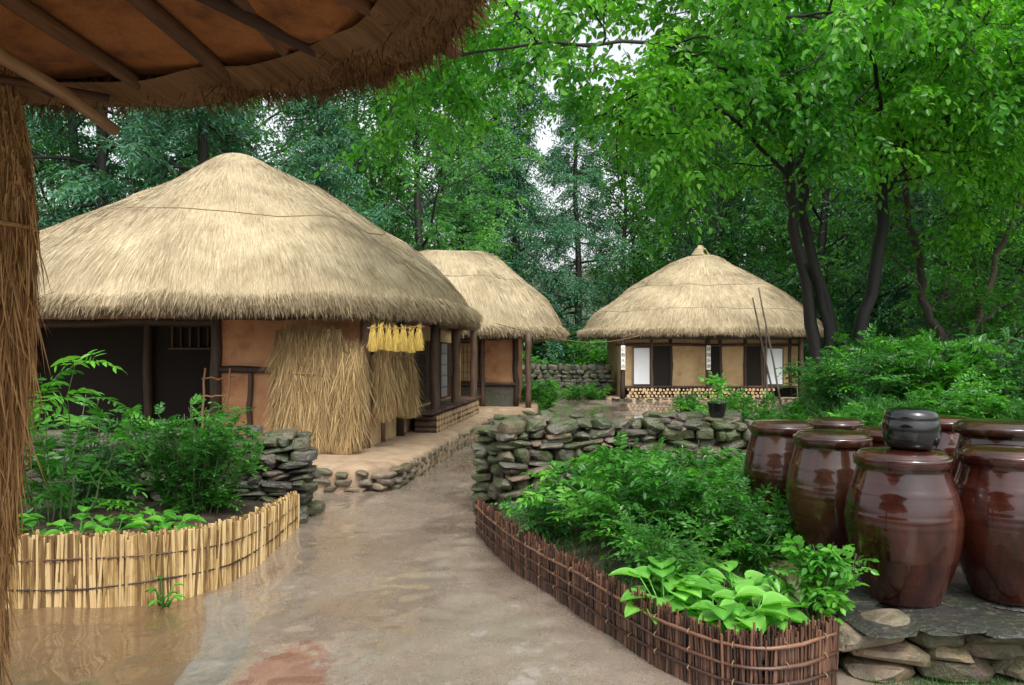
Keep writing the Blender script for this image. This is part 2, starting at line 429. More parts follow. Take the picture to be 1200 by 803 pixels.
xs = np.concatenate([np.linspace(-120, -6, 34), np.arange(-5, 5, .04), np.arange(5.1, 10, .15), np.linspace(10.5, 120, 36)])
ys = np.concatenate([np.linspace(-12, 1, 12), np.arange(1.2, 3, .2), np.arange(3.1, 11, .045), np.arange(11.1, 16, .12), np.linspace(16.3, 40, 80), np.linspace(42, 190, 30)])
X, Y = np.meshgrid(xs, ys)
Z = gh(X, Y)
near = (1 - sstep((Y - 12) / 8))
P3 = np.stack([X * 2.2, Y * 2.2, X * 0], -1)
Z = Z + near * (.04 * (vnoise(P3 * .6, 1) - .5) + .014 * (vnoise(P3 * 3.2, 2) - .5) + .006 * (vnoise(P3 * 9, 4) - .5))
veg = sstep((gh(X, Y) - .12) / .3)
veg = np.maximum(veg, sstep((Y - 31) / 3)); veg = np.maximum(veg, sstep((-X - 9) / 2)); veg = np.maximum(veg, sstep((X - 13) / 2))
veg = np.maximum(veg, sstep((X - 1.9) / .3) * (1 - sstep((Y - 3.9) / .1)) * .7)
damp = sstep((-X - .33 * Y) / .5) * (1 - sstep((Y - 6) / 1.5)) * .9
def seg_d(X, Y, pts):
    d = np.full(X.shape, 9.)
    for (ax, ay), (bx, by) in zip(pts[:-1], pts[1:]):
        t = np.clip(((X - ax) * (bx - ax) + (Y - ay) * (by - ay)) / ((bx - ax) ** 2 + (by - ay) ** 2), 0, 1)
        d = np.minimum(d, np.hypot(X - ax - t * (bx - ax), Y - ay - t * (by - ay)))
    return d
conc = np.clip(1.0 - (seg_d(X, Y, [(-1.6, 3.0), (-1.55, 3.8), (-1.6, 4.3), (-1.76, 4.8), (-1.98, 5.3)]) - .02) / .19, 0, 1)
redm = np.clip(1.2 - np.hypot((X + 1.17) / .3, (Y - 3.8) / .75), 0, 1)
mb = MB()
ny, nx = X.shape
i = np.arange(ny - 1)[:, None] * nx; j = np.arange(nx - 1)[None]
F = np.stack([i + j, i + j + 1, i + nx + j + 1, i + nx + j], -1).reshape(-1, 4)
uv = np.zeros((ny * nx, 3)); uv[:, 0] = damp.ravel(); uv[:, 1] = conc.ravel(); uv[:, 2] = redm.ravel()
mb.add(np.stack([X, Y, Z], -1), F, veg.ravel(), uv)
obj('ground', mb.mesh('ground', [GROUND], True), kind='structure')

def sheet(name, poly, z, mat, n=40, kind='structure', jit=.03, dome=0.0):
    poly = np.array(poly, float); m = len(poly)
    t = np.linspace(0, m, n * 3, endpoint=False); i = t.astype(int); f = (t - i)[:, None]
    p = poly[i] * (1 - f) + poly[(i + 1) % m] * f
    for _ in range(3): p = (np.roll(p, 1, 0) + 2 * p + np.roll(p, -1, 0)) / 4
    p = p + (vnoise(np.c_[p * 7, p[:, :1] * 0], 5)[:, None] - .5) * jit * 2
    c = p.mean(0); R = 14; K = len(p); V = []
    for r in range(1, R + 1):
        q = c + (p - c) * r / R
        zz = z + dome * (1 - (r / R) ** 4) + (.05 * (vnoise(np.c_[q * 4, q[:, :1] * 0], 8) - .3) if dome else 0)
        V.append(np.c_[q, np.broadcast_to(zz, (K,))])
    V = np.concatenate(V + [np.array([[c[0], c[1], z + dome]])])
    j = np.arange(K); Fs = []
    for r in range(R - 1):
        Fs.append(np.stack([r * K + j, r * K + (j + 1) % K, (r + 1) * K + (j + 1) % K, (r + 1) * K + j], -1)[:, ::-1])
    tri = np.stack([np.full(K, R * K), j, (j + 1) % K], -1)
    b = MB(); b.add(V, [np.concatenate(Fs)[:, ::-1], tri], .5)
    return obj(name, b.mesh(name, [mat], True), kind=kind)

# ------------------------------------------------------------------ stones
import bmesh
bm = bmesh.new(); bmesh.ops.create_icosphere(bm, subdivisions=3, radius=1)
ICO = np.array([v.co[:] for v in bm.verts]); ICOF = np.array([[v.index for v in f.verts] for f in bm.faces]); bm.free()
STV = []
for k in range(26):
    R = np.random.default_rng(100 + k)
    p = np.sign(ICO) * np.abs(ICO) ** .5
    for q in range(9):
        n = R.normal(size=3); n /= np.linalg.norm(n); d = .78 + .3 * R.random()
        ex = np.maximum(0, p @ n - d); p = p - ex[:, None] * n * .95
    p = p * (1 + .12 * (vnoise(ICO * 2.2 + k, k) - .5)[:, None])
    STV.append(p)
def stone(mb, c, s, rz=0, mat=0, R=rng, tilt=.06, var=None):
    p = STV[R.integers(26)] * (np.array(s) * .5)
    a = R.normal() * tilt; ca, sa = math.cos(a), math.sin(a)
    p = np.c_[p[:, 0] * ca - p[:, 2] * sa, p[:, 1], p[:, 0] * sa + p[:, 2] * ca]
    ca, sa = math.cos(rz), math.sin(rz)
    p = np.c_[p[:, 0] * ca - p[:, 1] * sa, p[:, 0] * sa + p[:, 1] * ca, p[:, 2]]
    mb.add(p + np.array(c), ICOF, R.random() if var is None else var, None, mat)

def course_run(mb, a, b, h, thick, R, mat=0, sz=(.1, .34), hz=(.045, .12), z0=0):
    a = np.array(a, float); b = np.array(b, float); L = np.linalg.norm(b - a); d = (b - a) / L
    rz = math.atan2(d[1], d[0]); z = z0
    while z < z0 + h - .03:
        hh = hz[0] + R.random() * (hz[1] - hz[0]); s = -R.random() * .1
        while s < L:
            w = sz[0] + R.random() * (sz[1] - sz[0])
            h2 = hh * (.8 + .5 * R.random())
            hl = h * (1 + .08 * math.sin(s * 2.3 + a[0]))
            if z - z0 < hl:
                p = a + d * (s + w / 2)
                n = np.array([d[1], -d[0]])
                p = p + n * (R.normal() * .03)
                stone(mb, (p[0], p[1], z + hh / 2 + R.normal() * .008), (w * 1.06, thick * (.8 + .3 * R.random()), h2 * 1.12), rz + R.normal() * .12, mat, R, .1)
            s += w * .97
        z += hh * .93

def drystone(name, label, pts, h, thick, seed, mat, **kw):
    R = np.random.default_rng(seed); b = MB()
    pts = [np.array(p, float) for p in pts]
    for p, q in zip(pts[:-1], pts[1:]):
        d = (q - p) / np.linalg.norm(q - p); n = np.array([d[1], -d[0]])
        off = thick * .3
        course_run(b, p + n * off, q + n * off, h, thick * .45, R, 0, **kw)
        course_run(b, p - n * off, q - n * off, h, thick * .45, R, 0, **kw)
        L = np.linalg.norm(q - p)
        for _ in range(int(L * 10)):
            t = R.random(); c = p + (q - p) * t + n * R.uniform(-.3, .3) * thick
            w = R.uniform(.12, .32); stone(b, (c[0], c[1], h * (1 + .08 * math.sin(t * L * 2.3)) + R.uniform(-.05, .04)), (w, w * .8, R.uniform(.05, .1)), R.uniform(0, 3), 0, R, .15)
        cx = np.array([p + n * thick * .2, q + n * thick * .2, q - n * thick * .2, p - n * thick * .2])
        V = np.r_[np.c_[cx, np.zeros(4)], np.c_[cx, np.full(4, h * .93)]]
        b.add(V, np.array([[0, 1, 5, 4], [1, 2, 6, 5], [2, 3, 7, 6], [3, 0, 4, 7], [4, 5, 6, 7]]), .0, None, 1)
    return obj(name, b.mesh(name, [mat, SOIL]), label=label, cat='stone wall', group='dry stone walls of the village')

drystone('stone_wall', 'low wall of dark fieldstone ending beside the path', [(-6.2, 7.2), (-3.6, 7.5), (-2.15, 7.75)], .82, .55, 1, STONE_DK)
drystone('stone_wall', 'grey and brown dry stone wall behind the garden bed', [(-.12, 7.65), (1.4, 8.1), (3.3, 8.0)], .92, .6, 2, STONE)
drystone('stone_wall', 'grey and brown dry stone wall along the yard entrance', [(-.15, 8.0), (.15, 9.5)], .85, .5, 21, STONE)
drystone('stone_wall', 'low rough stone wall at the back of the yard', [(.2, 29), (3.6, 28.6)], 1.15, .6, 3, STONE_DK, sz=(.2, .45), hz=(.12, .22))

# ------------------------------------------------------------------ thatched roof
class Roof:
    def __init__(s, cx, cy, a, b, n, ra, rb, ze, H, th, seed, pw=1.12, und=.0):
        s.__dict__.update(locals())
    def outline(s, th, n=None):
        n = n or s.n
        c, q = np.cos(th), np.sin(th)
        return np.sign(c) * np.abs(c) ** (2 / n), np.sign(q) * np.abs(q) ** (2 / n)
    def xy(s, th, r):
        ox, oy = s.outline(th); ix, iy = s.outline(th, 2)
        k = np.clip(r, 0, 1) ** .7
        ux = ix * (1 - k) + ox * k; uy = iy * (1 - k) + oy * k
        return s.cx + ux * (s.ra + (s.a - s.ra) * r), s.cy + uy * (s.rb + (s.b - s.rb) * r)
    def top(s, th, r):
        x, y = s.xy(th, r)
        z = s.ze + s.th + s.H * (1 - r ** s.pw) - .34 * s.th / .42 * r ** 14
        nn = vnoise(np.stack([x * 1.3, y * 1.3, z * 0 + s.seed], -1), s.seed) - .5
        n2 = vnoise(np.stack([x * 5, y * 5, z * 5], -1), s.seed + 1) - .5
        z = z + nn * .16 * s.th / .35 * (1 - .8 * r ** 6) + n2 * .015
        return np.stack([x, y, z], -1)

def roof_mesh(rf, name, mats, nstr, nrim, w=.012, sl=(.2, .5), rl=(.1, .28), NT=260, seed=0, under=(.5,), rimjit=.35):
    R = np.random.default_rng(seed); b = MB()
    th = np.linspace(0, 2 * math.pi, NT + 1)
    rr = np.concatenate([np.linspace(.0, .9, 30), np.linspace(.92, 1, 12)])
    rows = [rf.top(th, np.full_like(th, r)) for r in rr]
    ze, t = rf.ze, rf.th
    ej = .05 * (vnoise(np.stack([th * 9, th * 0, th * 0], -1), seed) - .5) * t / .35
    tl = rows[-1][:, 2]
    def ring(r, z):
        x, y = rf.xy(th, np.full_like(th, r)); return np.stack([x, y, z + ej], -1)
    zs = [(1.0, tl * .4 + ze * .6), (.99, ze + .02 * t), (.97, np.full_like(th, ze))]
    for r, z in zs: rows.append(ring(r, z))
    for r in np.linspace(.955, under[0], 5): rows.append(ring(r, np.full_like(th, ze + .02 + (1 - r - .035) * rf.H * .8)))
    G = np.array(rows); nr = len(rows)
    d = np.linalg.norm(np.diff(G, axis=0), axis=2); vv = np.concatenate([np.zeros((1, NT + 1)), np.cumsum(d, 0)])
    per = (rf.a + rf.b) * 3.3
    uv = np.zeros((nr, NT + 1, 3)); uv[..., 0] = (np.abs(th - math.pi) / (2 * math.pi) * per)[None] * (.25 + .75 * np.concatenate([rr, np.ones(nr - len(rr))]))[:, None]; uv[..., 1] = vv
    i = np.arange(nr - 1)[:, None] * (NT + 1); j = np.arange(NT)[None]
    F = np.stack([i + j, i + NT + 1 + j, i + NT + 2 + j, i + j + 1], -1).reshape(-1, 4)
    var = np.full((nr, NT + 1), .5); var[len(rr):] = .05
    b.add(G, [F, np.arange(NT)[None]], var.ravel(), uv)
    a = R.random(nstr) * 2 * math.pi; r = np.sqrt(R.random(nstr)) * .99
    P = rf.top(a, r); Q = rf.top(a, r + .01); D = nrm(Q - P); E = rf.top(a + .01, r) - P
    Nn = nrm(np.cross(D, nrm(E))); Nn *= np.sign(Nn[:, 2:3])
    E = nrm(E)
    D = nrm(D + E * R.normal(size=(nstr, 1)) * .08 + Nn * (R.random((nstr, 1)) * .03))
    L = R.uniform(*sl, nstr) * np.where(r > .9, .55, 1)
    strands(b, P + Nn * .004, D, L, w * R.uniform(.6, 1.3, nstr), -Nn * (L * .03)[:, None] - np.array([[0, 0, .03]]) * L[:, None], R.random(nstr) * (1 - .45 * sstep((r - .86) / .14)), 0, R, Nn)
    a = R.random(nrim) * 2 * math.pi; q = R.random(nrim) ** .9
    x, y = rf.xy(a, .965 + .038 * R.random(nrim)); zt = rf.top(a, np.full(nrim, .975))[:, 2]
    z = zt + (rf.ze + .02 - zt) * q
    P = np.stack([x, y, z], -1)
    x2, y2 = rf.xy(a, np.full(nrim, 1.06)); x1, y1 = rf.xy(a, np.full(nrim, 1.0))
    O = nrm(np.stack([x2 - x1, y2 - y1, 0 * x1], -1))
    D = nrm(O * (.6 - .25 * q)[:, None] + np.array([[0, 0, -1]]) * (.6 + .3 * q)[:, None] + R.normal(size=(nrim, 3)) * rimjit * .45)
    L = R.uniform(*rl, nrim) * (1 - .3 * q)
    strands(b, P, D, L, w * R.uniform(.6, 1.3, nrim), np.zeros((nrim, 3)), np.clip(.45 - .7 * q + R.normal(size=nrim) * .2, -.3, 1), 0, R)
    return b.mesh(name, mats, True)

def roof_rope(rf, r, a0, a1, sag=.0, rad=.014):
    a = np.linspace(a0, a1, 90); rr = r + sag * np.sin(np.linspace(0, 3 * math.pi, 90))
    p = rf.top(a, rr) + np.array([0, 0, rad * .9])
    b = MB(); tube(b, p, rad, 6, .5); return b.mesh('rope', [ROPE], True)

def wobble_pole(mb, a, b, r0, r1, R, k=8, w=.015, mat=0):
    t = np.linspace(0, 1, 7)[:, None]; p = np.array(a) * (1 - t) + np.array(b) * t + R.normal(size=(7, 3)) * w * np.sin(t * math.pi)
    tube(mb, p, np.linspace(r0, r1, 7) * (1 + R.normal(size=7) * .04), k, R.random(), mat)

def pole_part(name, a, b, r0, r1, R, parent, mat=WOOD, k=8, w=.015):
    m = MB(); wobble_pole(m, a, b, r0, r1, R, k, w); return obj(name, m.mesh(name, [mat], True), parent)

def platform(rf_pts, h, parent, name, seed, stone_edges, mat=DIRT_PLAT, smat=STONE_TAN):
    x0, x1, y0, y1 = rf_pts; R = np.random.default_rng(seed); b = MB()
    cx, cy, a, bb = (x0 + x1) / 2, (y0 + y1) / 2, (x1 - x0) / 2, (y1 - y0) / 2
    NT = 240; th = np.linspace(0, 2 * math.pi, NT, endpoint=False); n = 14
    ox = np.sign(np.cos(th)) * np.abs(np.cos(th)) ** (2 / n); oy = np.sign(np.sin(th)) * np.abs(np.sin(th)) ** (2 / n)
    V = []
    for r, z in ((.3, h), (.7, h), (.9, h), (.97, h), (None, h - .015), (None, h - .06), (None, h * .4), (None, -.06)):
        e = 0
        if r is None: r = 1.0; e = {h - .015: -.02, h - .06: .01}.get(z, .03)
        x = cx + ox * (a * r + e); y = cy + oy * (bb * r + e)
        q = vnoise(np.stack([x * 2.5, y * 2.5, x * 0 + z * 4], -1), seed) - .5
        V.append(np.stack([x + ox * q * .06 * (r > .95), y + oy * q * .06 * (r > .95), z + q * .03 * (z > 0)], -1))
    K = len(V); V = np.concatenate(V); j = np.arange(NT); Fs = []
    for r in range(K - 1): Fs.append(np.stack([r * NT + j, (r + 1) * NT + j, (r + 1) * NT + (j + 1) % NT, r * NT + (j + 1) % NT], -1))
    b.add(V, [np.concatenate(Fs), j[None]], .5)
    for (p, q) in stone_edges:
        p = np.array(p, float); q = np.array(q, float); L = np.linalg.norm(q - p); d = (q - p) / L; s = 0
        rz = math.atan2(d[1], d[0]); nn = np.array([d[1], -d[0]])
        for lev in range(3):
            s = 0
            while s < L:
                w = R.uniform(.1, .34); c = p + d * (s + w / 2) - nn * (.075 + R.random() * .02)
                stone(b, (c[0], c[1], h * (.14 + .27 * lev) + R.normal() * .015), (w * .95, .17, h * R.uniform(.2, .36)), rz, 1, R)
                s += w + R.uniform(0, .1)
    return obj(name, b.mesh(name, [mat, smat], True), parent)

def paper_door(parent, x0, x1, y, z0, z1, axis='x', lattice=True, name='door', paper=PAPER, fr=.035):
    b = MB()
    def bx(u0, u1, d0, d1, w0, w1, m):
        if axis == 'x': box(b, u0, u1, y + d0, y + d1, w0, w1, m)
        else: box(b, y - d1, y - d0, u0, u1, w0, w1, m)
    bx(x0, x1, -.01, .02, z0, z1, 1)
    for u in (x0, x1 - fr): bx(u, u + fr, -.035, -.012, z0, z1, 0)
    for w in (z0, z1 - fr): bx(x0 + fr, x1 - fr, -.033, -.012, w, w + fr, 0)
    if lattice:
        n = max(2, int((x1 - x0) / .09))
        for k in range(1, n):
            u = x0 + (x1 - x0) * k / n; bx(u - .006, u + .006, -.022, -.012, z0 + fr, z1 - fr, 0)
        m = max(2, int((z1 - z0) / .22))
        for k in range(1, m):
            w = z0 + (z1 - z0) * k / m; bx(x0 + fr, x1 - fr, -.027, -.0225, w - .006, w + .006, 0)
    return obj(name, b.mesh(name, [WOOD, paper]), parent)

def straw_mass(Wd, H, T, n, R, mat=STRAW, w=.011, lean=.3, taper=.8, Ls=(.25, .9), name='straw_screen', jit=.14, tie=(), out=.12):
    b = MB()
    K = 18; zs = np.linspace(0, .97, 8); V = []
    th = np.linspace(0, 2 * math.pi, K, endpoint=False)
    for z in zs:
        f = 1 - (1 - taper) * z; rr = .42 * (1 if z < .9 else .6)
        V.append(np.stack([np.sign(np.cos(th)) * np.abs(np.cos(th)) ** .6 * Wd * rr * f, np.sin(th) * T * rr * f + lean * z, np.full(K, z * H)], -1))
    V = np.concatenate(V); i = np.arange(7)[:, None] * K; j = np.arange(K)[None]
    b.add(V, [np.stack([i + j, i + (j + 1) % K, i + K + (j + 1) % K, i + K + j], -1).reshape(-1, 4), (7 * K + np.arange(K))[None]], .1, np.c_[V[:, 0] + V[:, 1], V[:, 2], V[:, 2] * 0])
    z = .08 + .95 * R.random(n) ** .75; a = R.random(n) * 2 * math.pi
    f = 1 - (1 - taper) * z
    bulk = 1 + .5 * (vnoise(np.c_[np.cos(a) * 4, np.sin(a) * 4, z * 3], 5) - .5)
    px = np.sign(np.cos(a)) * np.abs(np.cos(a)) ** .6 * Wd * .5 * f * bulk; py = np.sin(a) * T * .5 * f * bulk + lean * z
    P = np.c_[px, py, z * H]
    D = nrm(np.c_[np.cos(a) * out + R.normal(size=n) * jit, np.sin(a) * out - lean / H + R.normal(size=n) * jit * .7, -np.ones(n)])
    L = R.uniform(*Ls, n); L = np.minimum(L, P[:, 2] / 0.97)
    strands(b, P, D, L, w * R.uniform(.6, 1.3, n), np.c_[R.normal(size=(n, 2)) * .1, np.zeros(n)] * L[:, None], R.random(n), 0, R)
    m = n // 6; a = R.random(m) * 6.28
    P = np.c_[np.cos(a) * Wd * .45 * taper * R.random(m) ** .5, np.sin(a) * T * .35 + lean, np.full(m, H * .93) + R.normal(size=m) * .03]
    D = nrm(np.c_[R.normal(size=m) * .4, R.normal(size=m) * .3, np.ones(m)])
    strands(b, P, D, R.uniform(.06, .26, m) * min(1, H), w, None, R.random(m), 0, R)
    for z in tie:
        t = np.linspace(0, 2 * math.pi, 40); f = (1 - (1 - taper) * z) * .52
        tube(b, np.c_[np.sign(np.cos(t)) * np.abs(np.cos(t)) ** .6 * Wd * f, np.sin(t) * T * f + lean * z, np.full(40, z * H) + .015 * np.sin(t * 3)], .012 * min(1, .4 + Wd), 5, .3)
    return b.mesh(name, [mat], True)

# ------------------------------------------------------------------ HOUSE one (large)
R = np.random.default_rng(11)
H1 = root('thatched_house', 'large clay house with thick straw thatched roof and timber porch', 'house', (-2.08, 11, 0), math.radians(-7), 'thatched village houses')
rf1 = Roof(-3.05, 2.45, 4.08, 3.9, 2.7, .35, .45, 2.22, 2.42, .44, 3, 1.22)
obj('roof', roof_mesh(rf1, 'roof', [THATCH], 95000, 42000, .0075, NT=360, seed=5), H1)
obj('rope', roof_rope(rf1, .62, math.pi * 1.0, math.pi * 1.98, .012, .009), H1)
platform((-7.5, .88, -1.75, 8.6), .3, H1, 'platform', 4, [((-2.2, -1.80), (.82, -1.80)), ((.93, -1.6), (.93, 8.4))])
b = MB()
def wallbox(*a, **k): box(b, *a, **k)
wallbox(-2.3, -.05, .03, .16, .28, 2.5, mat=0)
wallbox(-2.36, -2.24, .17, 1.6, .28, 2.5, mat=0)
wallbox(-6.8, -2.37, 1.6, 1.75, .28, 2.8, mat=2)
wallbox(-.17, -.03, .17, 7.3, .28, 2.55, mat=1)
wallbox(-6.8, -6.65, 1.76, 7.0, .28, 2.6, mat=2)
wallbox(-6.6, -.2, 7.2, 7.35, .28, 2.6, mat=0)
obj('wall', b.mesh('wall', [CLAY, CLAY_TAN, DARKIN]), H1)
for (x, y) in ((-.03, .02), (-2.28, .0), (0, 1.75)): pole_part('post', (x, y, .25), (x, y, 2.5), .085, .08, R, H1)
for y in (2.8, 4.7, 6.8): pole_part('post', (.36, y, .28), (.36, y, 2.35), .085, .08, R, H1)
for y in (2.8, 4.7, 6.8): pole_part('post', (-.02, y + .02, .28), (-.02, y + .02, 2.3), .07, .07, R, H1)
for (a_, b_, r_) in (((-2.9, 0, 2.24), (.2, 0, 2.24), .08), ((-2.35, -.005, 1.42), (0, -.005, 1.42), .05), ((-.01, 0, 1.1), (-.01, 1.75, 1.1), .045),
                     ((-.01, 0, 1.7), (-.01, 1.75, 1.7), .045), ((.36, .4, 2.26), (.36, 7.0, 2.26), .085), ((.0, 0.1, 2.24), (.0, 7.4, 2.24), .08),
                     ((-6.9, 1.5, 2.2), (-2.2, 1.5, 2.2), .09), ((-6.9, .0, 2.24), (-2.2, .0, 2.24), .07)):
    pole_part('beam', a_, b_, r_, r_, R, H1)
pole_part('strut', (-1.75, -.0, .3), (-1.75, 0, 1.42), .045, .04, R, H1)
pole_part('strut', (-.01, .85, .3), (-.01, .85, 2.2), .045, .04, R, H1)
for x in np.arange(-6.6, -.8, .5): pole_part('rafter', (x, .5, 2.7), (x + R.normal() * .03, -.85, 2.31), .045, .04, R, H1, k=6)
for y in np.arange(1.3, 5.6, .5): pole_part('rafter', (-.4, y, 2.7), (.7, y + R.normal() * .03, 2.32), .045, .04, R, H1, k=6)
paper_door(H1, 1.88, 2.55, -.02, .75, 1.95, 'y', False)
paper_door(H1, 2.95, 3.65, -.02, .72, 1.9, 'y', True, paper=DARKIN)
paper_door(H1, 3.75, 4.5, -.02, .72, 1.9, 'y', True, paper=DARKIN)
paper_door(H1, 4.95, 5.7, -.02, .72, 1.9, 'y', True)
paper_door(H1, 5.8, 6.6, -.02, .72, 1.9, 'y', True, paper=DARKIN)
b = MB()
for k in range(14): box(b, -.02, .5, 2.0 + k * .37, 2.36 + k * .37, .62, .67, 0, R.random())
obj('porch_floor', b.mesh('porch_floor', [WOOD]), H1)
b = MB()
for k in range(7): box(b, -3.9 + k * .16, -3.87 + k * .16, 1.52, 1.57, 1.762, 2.149, 0, R.random())
for z in (1.72, 2.15): box(b, -3.95, -2.85, 1.5, 1.58, z, z + .04)
obj('lattice_window', b.mesh('lattice_window', [WOOD]), H1)
for x in (-6.4, -4.3): pole_part('post', (x, 1.5, .25), (x, 1.5, 2.6), .08, .07, R, H1)
pole_part('post', (-6.4, .0, .25), (-6.4, .0, 2.3), .08, .07, R, H1)

T = root('carrying_frame', 'small weathered wooden carrying frame propped by the clay wall', 'rack', (-4.35, 10.75, .3), 0)
b = MB()
for x in (0, .35): wobble_pole(b, (x, 0, 0), (x, .15, 1.15), .02, .015, R, 6)
for z in (.5, .75, 1.0): wobble_pole(b, (-.05, z * .15, z), (.42, z * .15, z + .03), .014, .012, R, 6)
obj('frame', b.mesh('frame', [WOOD_MID], True), T)

for (x, y, w_, h_, n_, rz, lab) in ((-2.82, 10.45, .78, 1.66, 10000, .02, 'broad loose screen of rice straw leaning on the clay wall'), (-2.28, 10.42, .34, 1.42, 3500, -.1, 'narrow loose straw bundle leaning against the house corner')):
    o = obj('straw_stack', straw_mass(w_, h_, .3, n_, R, w=.009, lean=.28, taper=.97, name='straw_stack', tie=(.64,), out=.03, jit=.18, Ls=(.2, .65)), label=lab, cat='straw', group='straw leaning on the house', loc=(x, y, .3)); o.rotation_euler = (0, 0, rz)
mh = straw_mass(.26, .95, .22, 2600, R, w=.009, lean=0, taper=.75, Ls=(.2, .55), name='hanging_straw_bundle', tie=(.8,), jit=.16, out=.06)
for (x, y, z, s) in ((-1.88, 11.15, .66, 1.0), (-1.8, 11.75, .7, .95), (-1.7, 12.35, .62, 1.0)):
    o = obj('hanging_straw_bundle', mh, label='shaggy straw bundle hung along the side wall', cat='straw bundle', group='straw bundles hung under the eave', loc=(x, y, z)); o.scale = (s, s, s); o.rotation_euler = (0, 0, y)
my = straw_mass(.085, .3, .085, 420, R, STRAW_Y, .007, 0, .6, (.08, .22), 'hanging_dried_bundle', .08, (.85,))
m = MB(); wobble_pole(m, (-1.95, 10.35, 2.0), (-1.2, 10.6, 2.03), .014, .012, R, 6)
obj('drying_pole', m.mesh('drying_pole', [WOOD_MID], True), label='thin pole under the eave carrying dried bundles', cat='pole')
for k in range(7):
    o = obj('hanging_dried_bundle', my, label='yellow dried bundle hung under the thatched eave', cat='dried bundle', group='yellow bundles hung under the eave', loc=(-1.88 + k * .1, 10.36 + k * .033, 1.69 + R.normal() * .012)); o.rotation_euler = (0, 0, k)

# ------------------------------------------------------------------ HOUSE two
H2 = root('thatched_house', 'thatched clay house joined behind the larger one', 'house', (.12, 19.0, 0), math.radians(-3), 'thatched village houses')
rf2 = Roof(-2.05, 1.8, 3.25, 3.0, 2.3, .95, .5, 2.12, 1.92, .38, 7, 1.5)
obj('roof', roof_mesh(rf2, 'roof', [THATCH], 38000, 13000, .012, NT=240, seed=6), H2)
obj('rope', roof_rope(rf2, .6, math.pi * 1.0, math.pi * 2.2, .01, .01), H2)
platform((-3.2, .5, -.9, 4.5), .36, H2, 'platform', 9, [((-.7, -.93), (.45, -.93)), ((.53, -.8), (.53, 4.3))], smat=STONE)
b = MB()
box(b, -2.8, 0, 0, .14, .3, 2.4, 0); box(b, -.14, 0, .145, 3.6, .3, 2.4, 0); box(b, -2.7, 0, -.04, -.003, .34, .85, 1)
obj('wall', b.mesh('wall', [CLAY, STONE_DK]), H2)
for x in (-.02, -.85, -1.6): pole_part('post', (x, -.05, .3), (x, -.05, 2.2), .07, .07, R, H2)
pole_part('post', (.3, -.6, .3), (.3, -.6, 2.2), .07, .07, R, H2)
pole_part('beam', (-2.5, -.06, 2.08), (.4, -.06, 2.08), .07, .07, R, H2)
pole_part('beam', (-2.5, -.06, .9), (.0, -.06, .9), .045, .045, R, H2)
paper_door(H2, -1.52, -.93, -.02, .95, 1.95, 'x', True, paper=CLAY_TAN)
for x in np.arange(-2.4, .0, .5): pole_part('rafter', (x, .4, 2.55), (x, -.6, 2.19), .04, .035, R, H2, k=6)

# ------------------------------------------------------------------ HOUSE three (across the yard)
H3 = root('thatched_house', 'small square thatched house with white paper doors across the yard', 'house', (3.9, 27.5, 0), 0, 'thatched village houses')
rf3 = Roof(3.35, 2.0, 4.6, 3.3, 2.4, .4, .4, 2.33, 2.6, .44, 9, 1.28)
obj('roof', roof_mesh(rf3, 'roof', [THATCH], 40000, 15000, .017, NT=220, seed=8, sl=(.25, .6)), H3)
b = MB()
t = np.linspace(0, 2 * math.pi, 20)
for k in range(3): tube(b, np.c_[3.35 + (.26 - .05 * k) * np.cos(t), 2 + (.26 - .05 * k) * np.sin(t), np.full(20, 5.44 + k * .1)], .1 - .012 * k, 6, .3)
tube(b, [(3.35, 2, 5.3), (3.35, 2, 5.65), (3.36, 2, 5.82)], [.24, .18, .1], 10, .5)
obj('ridge_knot', b.mesh('ridge_knot', [THATCH], True), H3)
obj('rope', roof_rope(rf3, .55, math.pi, 2 * math.pi, .01, .01), H3); obj('rope', roof_rope(rf3, .85, math.pi, 2 * math.pi, .01, .01), H3)
platform((-.5, 6.9, -.5, 4.5), .12, H3, 'platform', 12, [((-.4, -.55), (6.6, -.55))], smat=STONE)
b = MB()
box(b, 0, 6.35, .05, .2, .1, 2.6, 0); box(b, 0, .15, .205, 4, .1, 2.6, 0); box(b, 6.2, 6.35, .205, 4, .1, 2.6, 0)
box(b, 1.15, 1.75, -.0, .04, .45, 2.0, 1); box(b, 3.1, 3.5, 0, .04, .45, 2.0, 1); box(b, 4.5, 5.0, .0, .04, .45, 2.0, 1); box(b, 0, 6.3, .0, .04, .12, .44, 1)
obj('wall', b.mesh('wall', [CLAY_TAN, DARKIN]), H3)
b = MB()
for k in range(10): box(b, .05 + k * .62, .66 + k * .62, -.45, -.01, .47, .52, 0, R.random())
obj('porch_floor', b.mesh('porch_floor', [WOOD]), H3)
for x in (0, 3.0, 6.3): pole_part('post', (x, -.42, .1), (x, -.42, 2.4), .09, .08, R, H3)
for x in (1.1, 1.78, 3.55, 4.45, 5.05, 6.05): pole_part('post', (x, .0, .1), (x, .0, 2.4), .06, .06, R, H3)
for z, r_ in ((2.25, .09), (1.98, .05)): pole_part('beam', (-.2, -.0 if r_ < .08 else -.42, z), (6.5, -.0 if r_ < .08 else -.42, z), r_, r_, R, H3)
paper_door(H3, .42, 1.05, -.03, .54, 1.9, 'x', False)
paper_door(H3, 5.13, 5.8, -.03, .54, 1.88, 'x', False)
for x in np.arange(.3, 6.5, .45): pole_part('rafter', (x, .5, 2.7), (x, -.8, 2.4), .045, .04, R, H3, k=6)
